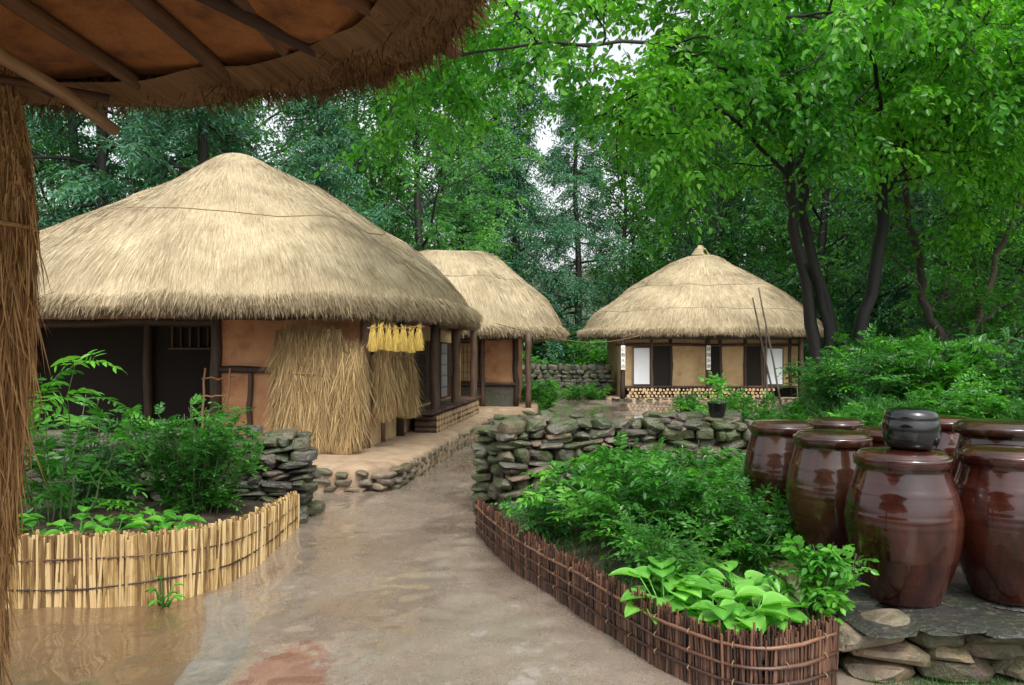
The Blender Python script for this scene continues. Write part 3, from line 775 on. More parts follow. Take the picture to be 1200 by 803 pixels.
for x, txt in ((0, '立春大吉'), (3.0, '建陽多慶')):
    b = MB(); box(b, x - .075, x + .075, -.545, -.525, 1.1, 1.95, 0)
    pz = obj('calligraphy_paper', b.mesh('calligraphy_paper', [PAPER_W]), H3, label='white paper strip with vertical black calligraphy')
    for k, ch in enumerate(txt):
        cu = bpy.data.curves.new('lettering', 'FONT'); cu.body = ch; cu.size = .16; cu.align_x = 'CENTER'
        to = bpy.data.objects.new('tmp', cu); COL.objects.link(to)
        bpy.context.view_layer.update()
        me = bpy.data.meshes.new_from_object(to.evaluated_get(bpy.context.evaluated_depsgraph_get()))
        bpy.data.objects.remove(to)
        me.materials.clear(); me.materials.append(INK)
        o = obj('lettering', me, pz, loc=(x, -.549, 1.76 - k * .2)); o.rotation_euler = (math.radians(90), 0, 0)

b = MB(); tube(b, [(0, 0, 0), (0, .2, 0), (0, .38, 0)], [.055, .052, .054], 10, .5, 1, False)
thl = np.arange(10) * 2 * math.pi / 10
for y_, rv in ((-.001, 1), (.381, -1)):
    b.add(np.c_[.0545 * np.cos(thl), np.full(10, y_), .0545 * np.sin(thl)], [np.arange(10)[None, ::rv]], .6, None, 0)
logm = b.mesh('firewood_log', [LOGM, WOOD], False)
def logs(x0, x1, y, z0, rows, rz, group, sc=1.0):
    for r_ in range(rows):
        u = x0 + (r_ % 2) * .08
        while u < x1:
            s = R.uniform(.6, 1.15) * sc
            o = obj('firewood_log', logm, label='split firewood log stacked under the porch floor', cat='firewood', group=group, loc=(u, y + R.normal() * .03, z0 + .05 * sc + r_ * .1 * sc + R.normal() * .006))
            o.scale = (s, 1, s * .95); o.rotation_euler = (0, R.normal() * .3, rz)
            u += .125 * sc
logs(4.1, 9.2, 27.0, .12, 3, 0, 'firewood stacked under the far porch', 1.1)
cr, sr = math.cos(math.radians(-7)), math.sin(math.radians(-7))
for r_ in range(3):
    for k in range(34):
        lx, ly = .53, 2.25 + k * .13
        o = obj('firewood_log', logm, label='split firewood log stacked under the porch floor', cat='firewood', group='firewood stacked under the near porch',
                loc=(-2.08 + lx * cr - ly * sr, 11 + lx * sr + ly * cr, .3 + .05 + r_ * .1))
        o.rotation_euler = (0, R.normal() * .3, math.radians(83)); s = R.uniform(.7, 1.1); o.scale = (s, 1, s)

for (a_, b_) in (((8.6, 25.2, 0), (8.15, 25.98, 3.55)), ((8.85, 25.3, 0), (8.35, 25.98, 3.9)), ((8.35, 25.2, 0), (8.6, 26.0, 2.7))):
    m = MB(); wobble_pole(m, a_, b_, .035, .025, R)
    obj('leaning_pole', m.mesh('leaning_pole', [BARK_LT], True), label='long thin wooden pole leaning against the thatched eave', cat='pole', group='poles leaning on the far house')
t = np.linspace(0, 1, 30)[:, None]; p = np.array([(-.35, 16.2, 2.3)]) * (1 - t) + np.array([(4.6, 26.3, 2.35)]) * t; p[:, 2] -= .35 * np.sin(t[:, 0] * math.pi)
m = MB(); tube(m, p, .008, 4, .5); obj('clothesline', m.mesh('clothesline', [ROPE], True), label='thin cord strung between the eaves of two houses', cat='cord')

# ------------------------------------------------------------------ near hut (we stand beside its eave)
H0 = root('thatched_hut', 'thatched hut eave with clay underside, pole rafters and straw-wrapped post', 'hut', (0, 0, 0), 0)
rf0 = Roof(-3.25, -.7, 3.28, 3.0, 6.5, .4, .3, 2.37, 1.6, .24, 13, 1.1)
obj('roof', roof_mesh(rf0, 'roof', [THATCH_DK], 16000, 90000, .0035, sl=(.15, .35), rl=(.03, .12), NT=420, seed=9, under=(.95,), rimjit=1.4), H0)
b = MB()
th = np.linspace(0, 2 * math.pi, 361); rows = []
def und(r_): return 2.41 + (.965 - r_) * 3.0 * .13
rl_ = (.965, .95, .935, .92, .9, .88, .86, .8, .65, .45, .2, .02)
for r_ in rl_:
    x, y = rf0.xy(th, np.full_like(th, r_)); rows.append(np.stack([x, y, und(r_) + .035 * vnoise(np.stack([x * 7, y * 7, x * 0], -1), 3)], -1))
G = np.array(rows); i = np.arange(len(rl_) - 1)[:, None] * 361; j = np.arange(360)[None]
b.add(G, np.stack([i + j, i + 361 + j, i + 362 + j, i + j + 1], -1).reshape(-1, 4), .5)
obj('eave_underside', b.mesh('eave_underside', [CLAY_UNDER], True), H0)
for x in (-2.95, -2.6, -2.25, -1.93, -1.62, -1.33, -1.05, -.78, -.56): pole_part('rafter', (x - .5, -.6, 2.68), (x + .02, 2.2, 2.4), .028, .02, R, H0, WOOD_RAFT)
for (ex, ey) in ((-.36, 2.12), (-.14, 1.9), (-.1, 1.5), (-.08, 1.05), (-.08, .6)):
    pole_part('rafter', (-1.9, .0, 2.63), (ex, ey, 2.4), .026, .018, R, H0, WOOD_RAFT)
pole_part('pole', (-1.2, .9, 2.46), (-1.04, 2.0, 2.235), .02, .016, R, H0, WOOD_MID)
pole_part('pole', (-1.65, 1.6, 2.3), (-1.12, 2.12, 2.36), .014, .011, R, H0, WOOD_RAFT)
PX = -1.385
pole_part('post', (PX, 2.0, -.05), (PX, 2.0, 2.5), .06, .045, R, H0)
b = MB(); n = 14000
zz = .75 + R.random(n) ** .8 * 1.75
pz_, pr_ = [.5, .8, 1.1, 1.4, 1.7, 2.05, 2.3, 2.5], [.04, .045, .058, .085, .115, .12, .09, .05]
prof = np.interp(zz, pz_, pr_)
a = R.random(n) * 2 * math.pi
P = np.c_[PX + np.cos(a) * prof, 2.0 + np.sin(a) * prof, zz]
D = nrm(np.c_[np.cos(a) * .0 + R.normal(size=n) * .1, np.sin(a) * .0 + R.normal(size=n) * .1, -np.ones(n)])
strands(b, P, D, R.uniform(.08, .26, n), .004, np.c_[-np.cos(a) * .03, -np.sin(a) * .03, np.zeros(n)] + np.c_[R.normal(size=(n, 2)) * .02, np.zeros(n)], R.random(n), 0, R)
tube(b, [(PX, 2, z) for z in pz_], np.array(pr_) * .95, 16, .2)
tube(b, np.c_[PX + .124 * np.cos(np.linspace(0, 6.3, 20)), 2 + .124 * np.sin(np.linspace(0, 6.3, 20)), np.full(20, 1.98)], .007, 5, .3)
obj('straw_wrap', b.mesh('straw_wrap', [STRAW_P], True), H0)

# ------------------------------------------------------------------ fences
def resample(pts, step):
    pts = np.array(pts, float)
    for _ in range(3):
        q = [pts[0]]
        for a_, b_ in zip(pts[:-1], pts[1:]): q += [a_ * .75 + b_ * .25, a_ * .25 + b_ * .75]
        q.append(pts[-1]); pts = np.array(q)
    d = np.concatenate([[0], np.cumsum(np.linalg.norm(np.diff(pts, axis=0), axis=1))])
    s = np.arange(0, d[-1], step)
    return np.c_[[np.interp(s, d, pts[:, k]) for k in range(pts.shape[1])]].T

def fence(name, label, pts, step, rad, mat, rmat, R, layers=2, rails=(.75, .35), hj=.035, rr=.014, vs=.38):
    F = root(name, label, 'fence', (0, 0, 0)); b = MB()
    for l in range(layers):
        p = resample(pts, step); n = len(p)
        T = nrm(np.gradient(p[:, :2], axis=0)); Nn = np.c_[T[:, 1], -T[:, 0]]
        off = (l - (layers - 1) / 2) * rad * 1.3 + R.normal(size=n) * rad * .3
        sh = T * (step * .5 * (l % 2))
        A = np.c_[p[:, :2] + sh + Nn * off[:, None], np.full(n, -.03)]
        h = p[:, 2] + R.normal(size=n) * hj
        tl = R.normal(size=(n, 1)) * .015
        B = np.c_[p[:, :2] + sh + Nn * (off + R.normal(size=n) * .01)[:, None] + T * tl, h]
        r_ = rad * R.uniform(.65, 1.2, n)
        M = (A + B) / 2 + R.normal(size=(n, 3)) * rad * .25
        v = np.clip(.5 + R.normal(size=n) * vs, -.2, 1.2)
        prisms(b, A, M, r_, r_, 6, v); prisms(b, M, B, r_, r_ * .85, 6, v)
    p = resample(pts, .08); T = nrm(np.gradient(p[:, :2], axis=0)); Nn = np.c_[T[:, 1], -T[:, 0]]
    for f in rails:
        for k in range(2, len(p) - 1, 3):
            t = np.linspace(0, 2 * math.pi, 10); c = p[k]
            q = np.c_[c[0] + Nn[k, 0] * np.cos(t) * (rad * 2.6 + rr * 2), c[1] + Nn[k, 1] * np.cos(t) * (rad * 2.6 + rr * 2), c[2] * f + np.sin(t) * rr * 1.8]
            tube(b, q, .0035, 4, .5, 1)
    obj('slats', b.mesh('slats', [mat, ROPE], False), F)
    for f in rails:
        for s in (-1, 1):
            wv = np.interp(np.arange(len(p)), np.arange(0, len(p) + 6, 6), R.normal(size=len(np.arange(0, len(p) + 6, 6)))) * .008
            q = np.c_[p[:, :2] + Nn * s * (rad * 2.6 + rr * .6) + R.normal(size=(len(p), 2)) * .003, p[:, 2] * f + wv]
            m = MB(); tube(m, q, rr * (1 + .15 * np.sin(np.arange(len(p)) * .9)), 6, R.random()); obj('rail', m.mesh('rail', [rmat], True), F)
    return F
fence('bamboo_fence', 'low pale split bamboo fence curving round a garden bed', [(-5.2, 5.1, .47), (-3.8, 5.0, .47), (-2.8, 5.0, .47), (-2.25, 5.2, .45), (-2.02, 5.7, .42), (-2.0, 6.4, .38), (-2.05, 7.3, .34)], .016, .0105, BAMBOO, STICK, R, layers=4, rails=(.68, .3), hj=.014, rr=.006, vs=.5)
fence('brushwood_fence', 'low fence of dark brown brushwood sticks edging a garden bed', [(-.32, 7.15, .3), (-.22, 6.7, .31), (.02, 5.87, .32), (.43, 4.87, .32), (.66, 4.3, .32), (.86, 3.9, .32), (1.1, 3.62, .32), (1.35, 3.66, .33), (1.6, 3.82, .34)], .0105, .007, STICK, STICK, R, layers=3, rails=(.84, .56, .28), hj=.022, rr=.0095)

sheet('garden_bed_soil', [(-6.0, 5.2), (-2.9, 5.12), (-2.35, 5.3), (-2.14, 5.8), (-2.1, 6.5), (-2.15, 7.5), (-6.0, 7.2)], .2, SOIL, jit=.01, dome=.12)
sheet('garden_bed_soil', [(-.2, 7.3), (-.12, 6.7), (.12, 5.95), (.53, 4.95), (.76, 4.37), (.97, 3.95), (1.15, 3.72), (1.35, 3.76), (1.68, 3.95), (1.72, 6.3), (3.0, 7.9), (1.3, 8.0)], .15, SOIL, jit=.01, dome=.1)

# ------------------------------------------------------------------ jar terrace + jars
b = MB(); Rj = np.random.default_rng(31)
course_run(b, (1.72, 3.98), (5.0, 4.05), .26, .3, Rj, 0, sz=(.16, .42), hz=(.05, .1))
course_run(b, (1.74, 4.1), (1.8, 6.9), .26, .25, Rj, 0, sz=(.18, .35), hz=(.06, .11))
box(b, 1.76, 5.2, 4.1, 7.2, -.05, .262, 1)
for k in range(12):
    for q in range(2): stone(b, (1.9 + k * .3 + Rj.normal() * .04, 4.0 + q * .42 + Rj.normal() * .03, .278 + Rj.normal() * .004), (Rj.uniform(.3, .5), Rj.uniform(.4, .5), .035), Rj.normal() * .3, 2, Rj, .02)
obj('jar_terrace', b.mesh('jar_terrace', [STONE_TAN, SOIL, SLATE]), label='low fieldstone terrace topped with dark wet slate slabs', cat='stone terrace')

def lathe(mb, prof, K=72, var=.5, mat=0, c=(0, 0, 0)):
    prof = np.array(prof, float); th = np.linspace(0, 2 * math.pi, K, endpoint=False)
    V = np.stack([prof[:, None, 0] * np.cos(th), prof[:, None, 0] * np.sin(th), np.repeat(prof[:, 1:2], K, 1)], -1) + np.array(c)
    n = len(prof); i = np.arange(n - 1)[:, None] * K; j = np.arange(K)[None]
    mb.add(V, [np.stack([i + j, i + (j + 1) % K, i + K + (j + 1) % K, i + K + j], -1).reshape(-1, 4), np.arange(K)[::-1][None], ((n - 1) * K + np.arange(K))[None]], var, None, mat)

def jar_body(Rd, h):
    z = np.array([0, .03, .1, .22, .35, .47, .55, .62, .7, .8, .88, .94])
    r = np.array([.62, .65, .72, .83, .93, .985, 1.0, .995, .965, .9, .83, .79])
    zi = np.linspace(0, .94, 48); ri = np.interp(zi, z, r)
    for _ in range(3): ri[1:-1] = (ri[:-2] + 2 * ri[1:-1] + ri[2:]) / 4
    for zc, am in ((.33, .01), (.58, .014), (.615, .014), (.8, .01)): ri += am * np.exp(-((zi - zc) / .011) ** 2)
    zi = np.concatenate([zi, [.955, .965, .99, 1.0, 1.0, .96]]); ri = np.concatenate([ri, [.785, .8, .805, .79, .72, .7]])
    b = MB(); lathe(b, np.c_[ri * Rd, zi * h]); return b.mesh('body', [GLAZE], True)
def jar_lid(Rl, h):
    p = [(.94, -.03), (.99, -.032), (1.0, -.028), (1.0, .022), (.99, .032), (.97, .036), (.94, .037), (.92, .042), (.88, .06), (.82, .07), (.6, .078), (.3, .082), (.0, .083)]
    b = MB(); lathe(b, [(x * Rl, z * h) for x, z in p]); return b.mesh('lid', [GLAZE], True)
def jar(x, y, Rd, h, label, mat, z0=.295, rz=0.0, lid_s=1.0):
    J = root('storage_jar', label, 'earthenware jar', (x, y, z0), rz, 'lidded fermentation jars on the terrace')
    bd = jar_body(Rd, h); bd.materials[0] = mat; obj('body', bd, J)
    ld = jar_lid(Rd * .84 * lid_s, .75); ld.materials[0] = mat; obj('lid', ld, J, loc=(0, 0, h + .002))
    return J
jar(2.18, 4.3, .3, .76, 'large glossy brown earthenware jar with small black pot on its lid', GLAZE, rz=.3)
jar(2.79, 4.33, .3, .77, 'large reddish brown glazed jar standing beside another on the slate', GLAZE, rz=1.8)
jar(2.1, 5.05, .29, .79, 'glossy brown jar with wide lid on the terrace', GLAZE2, rz=2.2)
jar(2.0, 5.72, .27, .8, 'tall olive brown jar with a lid near the garden bed', GLAZE2, rz=.8)
jar(2.66, 5.4, .29, .78, 'brown glazed jar standing in the second row', GLAZE, rz=4.0)
jar(3.2, 5.02, .31, .86, 'brown jar with wide flat lid standing in the second row', GLAZE2, rz=5.0, lid_s=1.1)
jar(2.6, 6.2, .27, .78, 'brown glazed jar standing in the back row', GLAZE2, rz=.4)
jar(3.3, 5.9, .29, .82, 'brown glazed jar standing in the back row', GLAZE, rz=1.4)
b = MB()
lathe(b, [(.1, 0), (.125, .01), (.142, .04), (.15, .085), (.148, .13), (.142, .16), (.14, .164), (.141, .168), (.138, .19), (.128, .208), (.11, .22), (.08, .227), (.04, .23), (0, .231)])
obj('black_pot', b.mesh('black_pot', [BLACK], True), label='small glossy black pot sitting on a jar lid', cat='pot', loc=(2.24, 4.32, .295 + .76 + .002 + .0625))

PT = root('potted_plant', 'thin green sapling in a dark pot on the stone wall', 'potted plant', (2.12, 7.95, .99))
b = MB(); lathe(b, [(.05, 0), (.075, .02), (.09, .1), (.1, .15), (.105, .155), (.1, .165), (.08, .15), (0, .14)], 24); obj('pot', b.mesh('pot', [BLACK], True), PT)
b = MB(); tw = MB(); A = np.zeros((16, 3)) + [0, 0, .15]; A[:, 2] += R.random(16) * .2
tube(tw, [(0, 0, .1), (.01, 0, .25), (0, .01, .4)], [.006, .005, .003], 5, .5)
sprays(b, A, R.normal(size=(16, 3)) * [.5, .5, .3] + [0, 0, .9], .22, 6, .07, .035, twig=(tw, .003), r=R, vbase=.2)
obj('foliage', b.mesh('foliage', [LEAF_BRIGHT]), PT); obj('stem', tw.mesh('stem', [STEM]), PT)
b = MB(); box(b, -.3, .3, -.02, .02, .55, .85, 0); box(b, -.4, .4, -.15, 0, .87, .9, 0); box(b, -.28, -.22, .023, .07, 0, .85, 0); box(b, .22, .28, .023, .07, 0, .85, 0)
o = obj('notice_board', b.mesh('notice_board', [WOOD]), label='small dark wooden board on two legs among the shrubs', cat='board', loc=(8.05, 13.0, .85)); o.rotation_euler = (0, 0, .2)

# ------------------------------------------------------------------ small garden plants
def shrub(name, label, base, rad, h, nst, leaf, mat, R, pairs=True, k=7, sl=.3, per=10, cat='shrub', fn=kite, flat=.4, droop=.35, W=.45, vb=0.0, group=None):
    rt = root(name, label, cat, base, 0, group)
    st = MB(); lf = MB(); tips = []
    for q in range(nst):
        a = R.random() * 6.28; rr = math.sqrt(R.random()) * rad
        d = np.array([math.cos(a) * rr, math.sin(a) * rr, h * (.75 + .3 * R.random()) * math.sqrt(max(.15, 1 - .6 * (rr / rad) ** 2))])
        t = np.linspace(0, 1, 7)[:, None]; s0 = np.array([math.cos(a), math.sin(a), 0]) * rr * .3
        p = s0 + (d - s0) * t + np.array([math.cos(a), math.sin(a), 0]) * (np.sin(t * math.pi) * -.08 * rad) + R.normal(size=(7, 3)) * .015
        tube(st, p, np.linspace(.008, .003, 7), 4, .5, 0, False); tips.append(p[1:])
    A, T = twig_points(tips, per, R, flat, .5); T[:, 2] += .15
    sprays(lf, A, T, sl * (.6 + .6 * R.random(len(A))), k, leaf, leaf * W, droop, .3, .25, pairs, fn, (st, .0022), R, 2.0, 0, .5, vb)
    obj('foliage', lf.mesh('foliage', [mat]), rt); obj('stem', st.mesh('stem', [STEM]), rt)
    return rt
Rs = np.random.default_rng(41)
shrub('garden_shrub', 'lush bright green shrub with feathery leaves behind the brushwood fence', (1.0, 5.7, .15), .8, .8, 38, .07, LEAF_BRIGHT, Rs, per=12, fn=oval, sl=.28)
shrub('garden_shrub', 'bright green leafy shrub spilling over the stone wall', (.7, 6.6, .15), .42, .68, 22, .06, LEAF_BRIGHT, Rs, per=10, fn=oval, sl=.25)
shrub('garden_shrub', 'green leafy shrub beside the jars', (1.45, 6.6, .15), .55, .72, 28, .06, LEAF_BRIGHT, Rs, per=11, vb=.0, sl=.25)
shrub('garden_shrub', 'leafy shrub growing against the stone wall', (1.15, 7.3, .15), .4, .68, 20, .06, LEAF_BRIGHT, Rs, per=10, vb=.05, sl=.22)
shrub('garden_shrub', 'low leafy shrub in front of the stone wall', (1.95, 7.3, .15), .45, .66, 20, .055, LEAF_DARK, Rs, per=10, vb=.15, sl=.22)
shrub('garden_shrub', 'green leafy plant pressing against the jars', (1.6, 5.15, .2), .34, .55, 22, .055, LEAF_BRIGHT, Rs, per=10, vb=-.1)
shrub('garden_shrub', 'low feathery green plants near the fence', (.95, 4.9, .2), .42, .4, 22, .05, LEAF_BRIGHT, Rs, per=8)
shrub('garden_shrub', 'low feathery green plants near the fence', (.32, 6.0, .2), .28, .35, 14, .05, LEAF_DARK, Rs, per=8, vb=.1)
shrub('garden_shrub', 'bright green bushy plant at the end of the fence', (1.62, 4.1, .25), .22, .46, 20, .055, LEAF_BRIGHT, Rs, per=7, sl=.12, k=4, vb=.3, fn=oval, W=.6)
shrub('garden_shrub', 'dense rounded green shrub above the bamboo fence', (-2.72, 6.6, .2), .62, 1.1, 48, .045, LEAF_BRIGHT, Rs, per=16, sl=.2, k=7, W=.55, vb=-.18)
shrub('garden_shrub', 'dark green shrub by the low stone wall', (-3.6, 6.7, .2), .6, .95, 26, .05, LEAF_DARK, Rs, per=10, sl=.25)
shrub('garden_shrub', 'leafy sapling with long drooping compound leaves', (-3.6, 6.1, .2), .6, 1.55, 12, .1, LEAF_BRIGHT, Rs, per=7, sl=.5, k=8, W=.33, droop=.5, fn=oval)
shrub('garden_shrub', 'leafy weeds growing among the stones', (-4.4, 6.0, .2), .5, .8, 14, .07, LEAF_DARK, Rs, per=8)
shrub('garden_shrub', 'leafy shrub growing behind the stone wall', (1.05, 9.2, 0), .5, 1.0, 20, .06, LEAF_BRIGHT, Rs, per=9, sl=.22)
shrub('garden_shrub', 'loose leafy shrub behind the stone wall', (2.9, 9.3, .5), .8, .7, 30, .075, LEAF_BRIGHT, Rs, per=10, sl=.28)

def bigleaf(mb, base, az, L, W, lift, pet, R, var, droop=.6):
    t = np.linspace(0, 1, 9); s = np.linspace(-1, 1, 7); TT, SS = np.meshgrid(t, s, indexing='ij')
    w = W * .5 * np.sin(math.pi * np.clip(TT, 0, 1) ** .75) ** .75 * (1 - .25 * TT)
    out = pet * .5 + L * TT * (1 - .25 * droop * TT)
    z = pet * lift + L * (lift * .35 * TT - droop * TT ** 2 * .7) + .35 * np.abs(SS) ** 1.3 * w + .006 * np.cos(SS * 14)
    o = np.array([math.cos(az), math.sin(az)]); sd = np.array([-o[1], o[0]])
    V = np.stack([base[0] + o[0] * out + sd[0] * SS * w, base[1] + o[1] * out + sd[1] * SS * w, base[2] + z], -1).reshape(-1, 3)
    i = np.arange(8)[:, None] * 7; j = np.arange(6)[None]
    mb.add(V, np.stack([i + j, i + 7 + j, i + 8 + j, i + j + 1], -1).reshape(-1, 4), np.clip(var + .12 * np.cos(SS.ravel() * 14), 0, 1))
    b0 = np.array(base); e = np.array([base[0] + o[0] * pet * .5, base[1] + o[1] * pet * .5, base[2] + pet * lift])
    tube(mb, [b0, (b0 + e) / 2 + [0, 0, .01], e], [.006, .005, .004], 5, var * .8)
def rosette(name, label, base, n, L, W, R, mat, pet=.22, cat='plant', droop=.6, lift=(.5, 1.1)):
    b = MB()
    for k in range(n):
        f = (k + .5) / n
        bigleaf(b, (R.normal() * .02, R.normal() * .02, 0), k * 2.4 + R.normal() * .2, L * R.uniform(.75, 1.1), W * R.uniform(.8, 1.1), R.uniform(*lift) * (1.3 - .6 * f), pet * R.uniform(.7, 1.15), R, R.uniform(.3, .9), droop)
    return obj(name, b.mesh(name, [mat], True), label=label, cat=cat, loc=base, group='broad leaved plants in the beds')
for (x, y, n_) in ((.84, 4.3, 18), (1.06, 4.12, 20), (1.3, 4.05, 18), (1.0, 4.55, 16), (1.28, 4.45, 16), (1.15, 3.95, 12)):
    rosette('hosta_plant', 'pale green hosta with broad ribbed leaves behind the fence', (x, y, .17), n_, .19, .165, Rs, LEAF_HOSTA, pet=.21, lift=(.5, .95), droop=.45)
for (x, y) in ((-2.9, 5.6), (-3.3, 5.4), (-2.55, 5.75), (-3.7, 5.6), (-2.45, 5.5), (-4.2, 5.5), (-3.1, 5.9), (-3.0, 5.35), (-2.75, 5.95)):
    rosette('broadleaf_plant', 'leafy green plant with pointed broad leaves in dark soil', (x, y, .24), 12, .17, .12, Rs, LEAF_BRIGHT, pet=Rs.uniform(.12, .3), droop=.5, lift=(.4, 1.1))
rosette('weed_tuft', 'tiny weed sprouting at the foot of the bamboo fence', (-2.28, 5.05, 0), 9, .09, .035, Rs, LEAF_BRIGHT, pet=.12)
def grass(name, n, fx, R, hmin, hmax, w, mat=GRASS):
    b = MB(); P = fx(n); n = len(P)
    D = nrm(np.c_[R.normal(size=(n, 2)) * .35, np.ones(n)]); L = R.uniform(hmin, hmax, n)
    strands(b, P, D, L, w, np.c_[R.normal(size=(n, 2)) * .25 * L[:, None], -L * .15], np.clip(vnoise(P * .9, 5) + R.normal(size=n) * .12, 0, 1), 0, R)
    return obj(name, b.mesh(name, [mat]), kind='stuff')
Rg = np.random.default_rng(51)
def bankpts(n):
    y = Rg.uniform(7.5, 24, n); x = bline(y) + .3 + Rg.random(n) ** 1.2 * (.5 * y); return np.c_[x, y, gh(x, y)]
grass('grass', 40000, bankpts, Rg, .1, .3, .012)
def bedpts(n):
    y = Rg.uniform(4.4, 7.6, n); x = Rg.uniform(-.1, 1.6, n); k = x > np.interp(y, [3.9, 4.9, 5.9, 6.9, 7.3], [1.0, .6, .2, -.05, -.1]); x, y = x[k], y[k]; return np.c_[x, y, np.full(len(x), .2)]
grass('bed_grass', 5000, bedpts, Rg, .06, .22, .006)
def corner(n):
    x = Rg.uniform(1.75, 3.6, n); y = Rg.uniform(3.3, 3.88, n); return np.c_[x, y, x * 0]
grass('grass_verge', 5000, corner, Rg, .02, .07, .004)
def farp(n):
    x = Rg.uniform(-8, 16, n); y = Rg.uniform(31.5, 40, n); return np.c_[x, y, gh(x, y)]
grass('far_grass', 20000, farp, Rg, .2, .6, .04)

# ------------------------------------------------------------------ bank shrubs (shared meshes)
protos = []
for k, (mat, lf_) in enumerate(((LEAF_BRIGHT, .075), (LEAF_DARK, .065), (LEAF_BRIGHT, .09))):
    p = shrub('bank_shrub', 'loose green shrub growing on the grassy bank', (4.3 + k * 1.1, 9.2 + .4 * k, .95), .75, .8, 32, lf_, mat, Rs, per=11, sl=.26, k=6, group='shrubs on the bank')
    protos.append(p)
for k in range(56):
    y = 8.6 + 12 * Rs.random() ** 1.2; x = bline(y) + .5 + Rs.random() * (.5 * y); s = Rs.uniform(.55, 1.05) * (.75 if x < .42 * y else 1)
    copy_thing(protos[k % 3], (x, y, float(gh(x, y)) - .05), Rs.random() * 6.28, (s, s, s * Rs.uniform(.7, 1.3)))
for k in range(26):
    x = 2.7 + k * .24 + Rs.normal() * .1; y = 7.6 + Rs.random() * 1.2; s = Rs.uniform(.5, .72)
    copy_thing(protos[(k + 1) % 3], (x, y, float(gh(x, y)) - .18), Rs.random() * 6.28, (s, s, s * Rs.uniform(.6, 1.0)))
for (x, y, s) in ((1.4, 31, 1.7), (2.4, 31.5, 1.9), (3.4, 31, 1.6), (-.2, 31, 2.2), (.6, 25.5, 1.1), (.5, 20.5, .7), (.75, 22, .9), (11.9, 28, 1.3), (12.6, 26, 1.3), (1.3, 30.2, 1.2), (13.6, 27, 1.9), (.45, 16.6, .45),
                  (1.2, 27.8, .9), (2.2, 27.6, .7), (3.0, 27.9, .8), (1.9, 12.5, .45), (2.6, 14, .5), (3.3, 16, .55), (2.3, 11, .5), (4.6, 20, .6), (5.3, 23, .7), (11.0, 25.4, .9),
                  (6, 36, 4), (9, 38, 4.5), (12.5, 38, 4.5), (16, 36, 4.5), (3, 38, 4), (19, 33, 4), (0, 40, 4.5), (14, 29, 3)):
    copy_thing(protos[int(x * 7) % 3], (x, y, 0), x * 3, s)

# ------------------------------------------------------------------ trees
def make_tree(name, label, cat, mat, bark, Ht, cr, leaf, per, k, R, nch, trunk_r=.25, spread=1.0, fr=.3, up=.1, droop=.4, flat=.5, W=.55, group=None, cone=False, sl=.6):
    rt = root(name, label, cat, (0, 0, 0), 0, group); wb = MB(); tips = []
    n = 9; t = np.linspace(0, 1, n); p = np.c_[np.cumsum(R.normal(size=n) * .12), np.cumsum(R.normal(size=n) * .12), t * Ht]; p[0, :2] = 0
    tube(wb, p, trunk_r * (1 - .85 * t) + .02, 9, .5)
    nl = nch[0]
    for c in range(nl):
        f = fr + (1 - fr) * (c + R.random() * .6) / nl
        q = np.array([np.interp(f, t, p[:, a]) for a in range(3)]); az = c * 2.4 + R.normal() * .3
        if cone: L = cr * (1.08 - f) / (1 - fr) * R.uniform(.8, 1.15); d = (math.cos(az), math.sin(az), -.05)
        else: L = cr * (.45 + .75 * math.sin(math.pi * min(1, (f - fr) / (1 - fr) * .85 + .12))) * R.uniform(.75, 1.15); d = (math.cos(az), math.sin(az), .25 + .8 * f)
        grow(wb, tips, q, d, L, trunk_r * (1 - .8 * f) * .4, 1, 2, R, nch, up if not cone else -.02, spread, .14, .25)
    A, T = twig_points(tips, per, R, flat, .5)
    lf = MB(); sprays(lf, A, T, sl * (.6 + .7 * R.random(len(A))), k, leaf, leaf * W, droop, .45, .5, False, kite, None, R, .45)
    obj('crown', lf.mesh('crown', [mat]), rt); obj('trunk', wb.mesh('trunk', [bark], True), rt)
    return rt
Rt = np.random.default_rng(61)
tA = make_tree('broadleaf_tree', 'tall dense broadleaf tree in the wood behind the houses', 'tree', LEAF_FAR_HAZE, BARK, 17, 5.2, .25, 15, 7, Rt, (22, 9, 7), .3, group='trees of the surrounding wood', fr=.16, sl=.9)
tB = make_tree('broadleaf_tree', 'slender broadleaf tree in the wood behind the houses', 'tree', LEAF_FAR_HAZE, BARK, 20, 4.2, .22, 15, 7, Rt, (26, 8, 7), .26, group='trees of the surrounding wood', fr=.14, sl=.9)
tC = make_tree('conifer_tree', 'tall haze-tinted blue-green conifer with drooping layered branches', 'tree', LEAF_BLUE_HAZE, BARK, 21, 4.6, .27, 12, 8, Rt, (40, 8, 6), .3, group='trees of the surrounding wood', fr=.08, cone=True, droop=.6, W=.3, flat=.15, sl=.8)
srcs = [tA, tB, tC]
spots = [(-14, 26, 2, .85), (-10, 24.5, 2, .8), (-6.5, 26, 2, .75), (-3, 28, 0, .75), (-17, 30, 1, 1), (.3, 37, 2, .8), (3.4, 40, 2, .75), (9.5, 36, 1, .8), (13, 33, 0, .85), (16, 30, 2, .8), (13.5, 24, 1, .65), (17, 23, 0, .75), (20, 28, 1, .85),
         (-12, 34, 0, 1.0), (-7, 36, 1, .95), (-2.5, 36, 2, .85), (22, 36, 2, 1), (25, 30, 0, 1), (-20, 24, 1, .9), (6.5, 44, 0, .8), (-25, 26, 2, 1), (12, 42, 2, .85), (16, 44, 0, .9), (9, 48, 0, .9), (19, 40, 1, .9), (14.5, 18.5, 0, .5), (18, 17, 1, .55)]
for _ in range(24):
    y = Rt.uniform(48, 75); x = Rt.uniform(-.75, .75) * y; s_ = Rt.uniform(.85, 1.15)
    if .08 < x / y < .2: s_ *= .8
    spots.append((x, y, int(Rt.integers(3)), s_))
first = [True] * 3
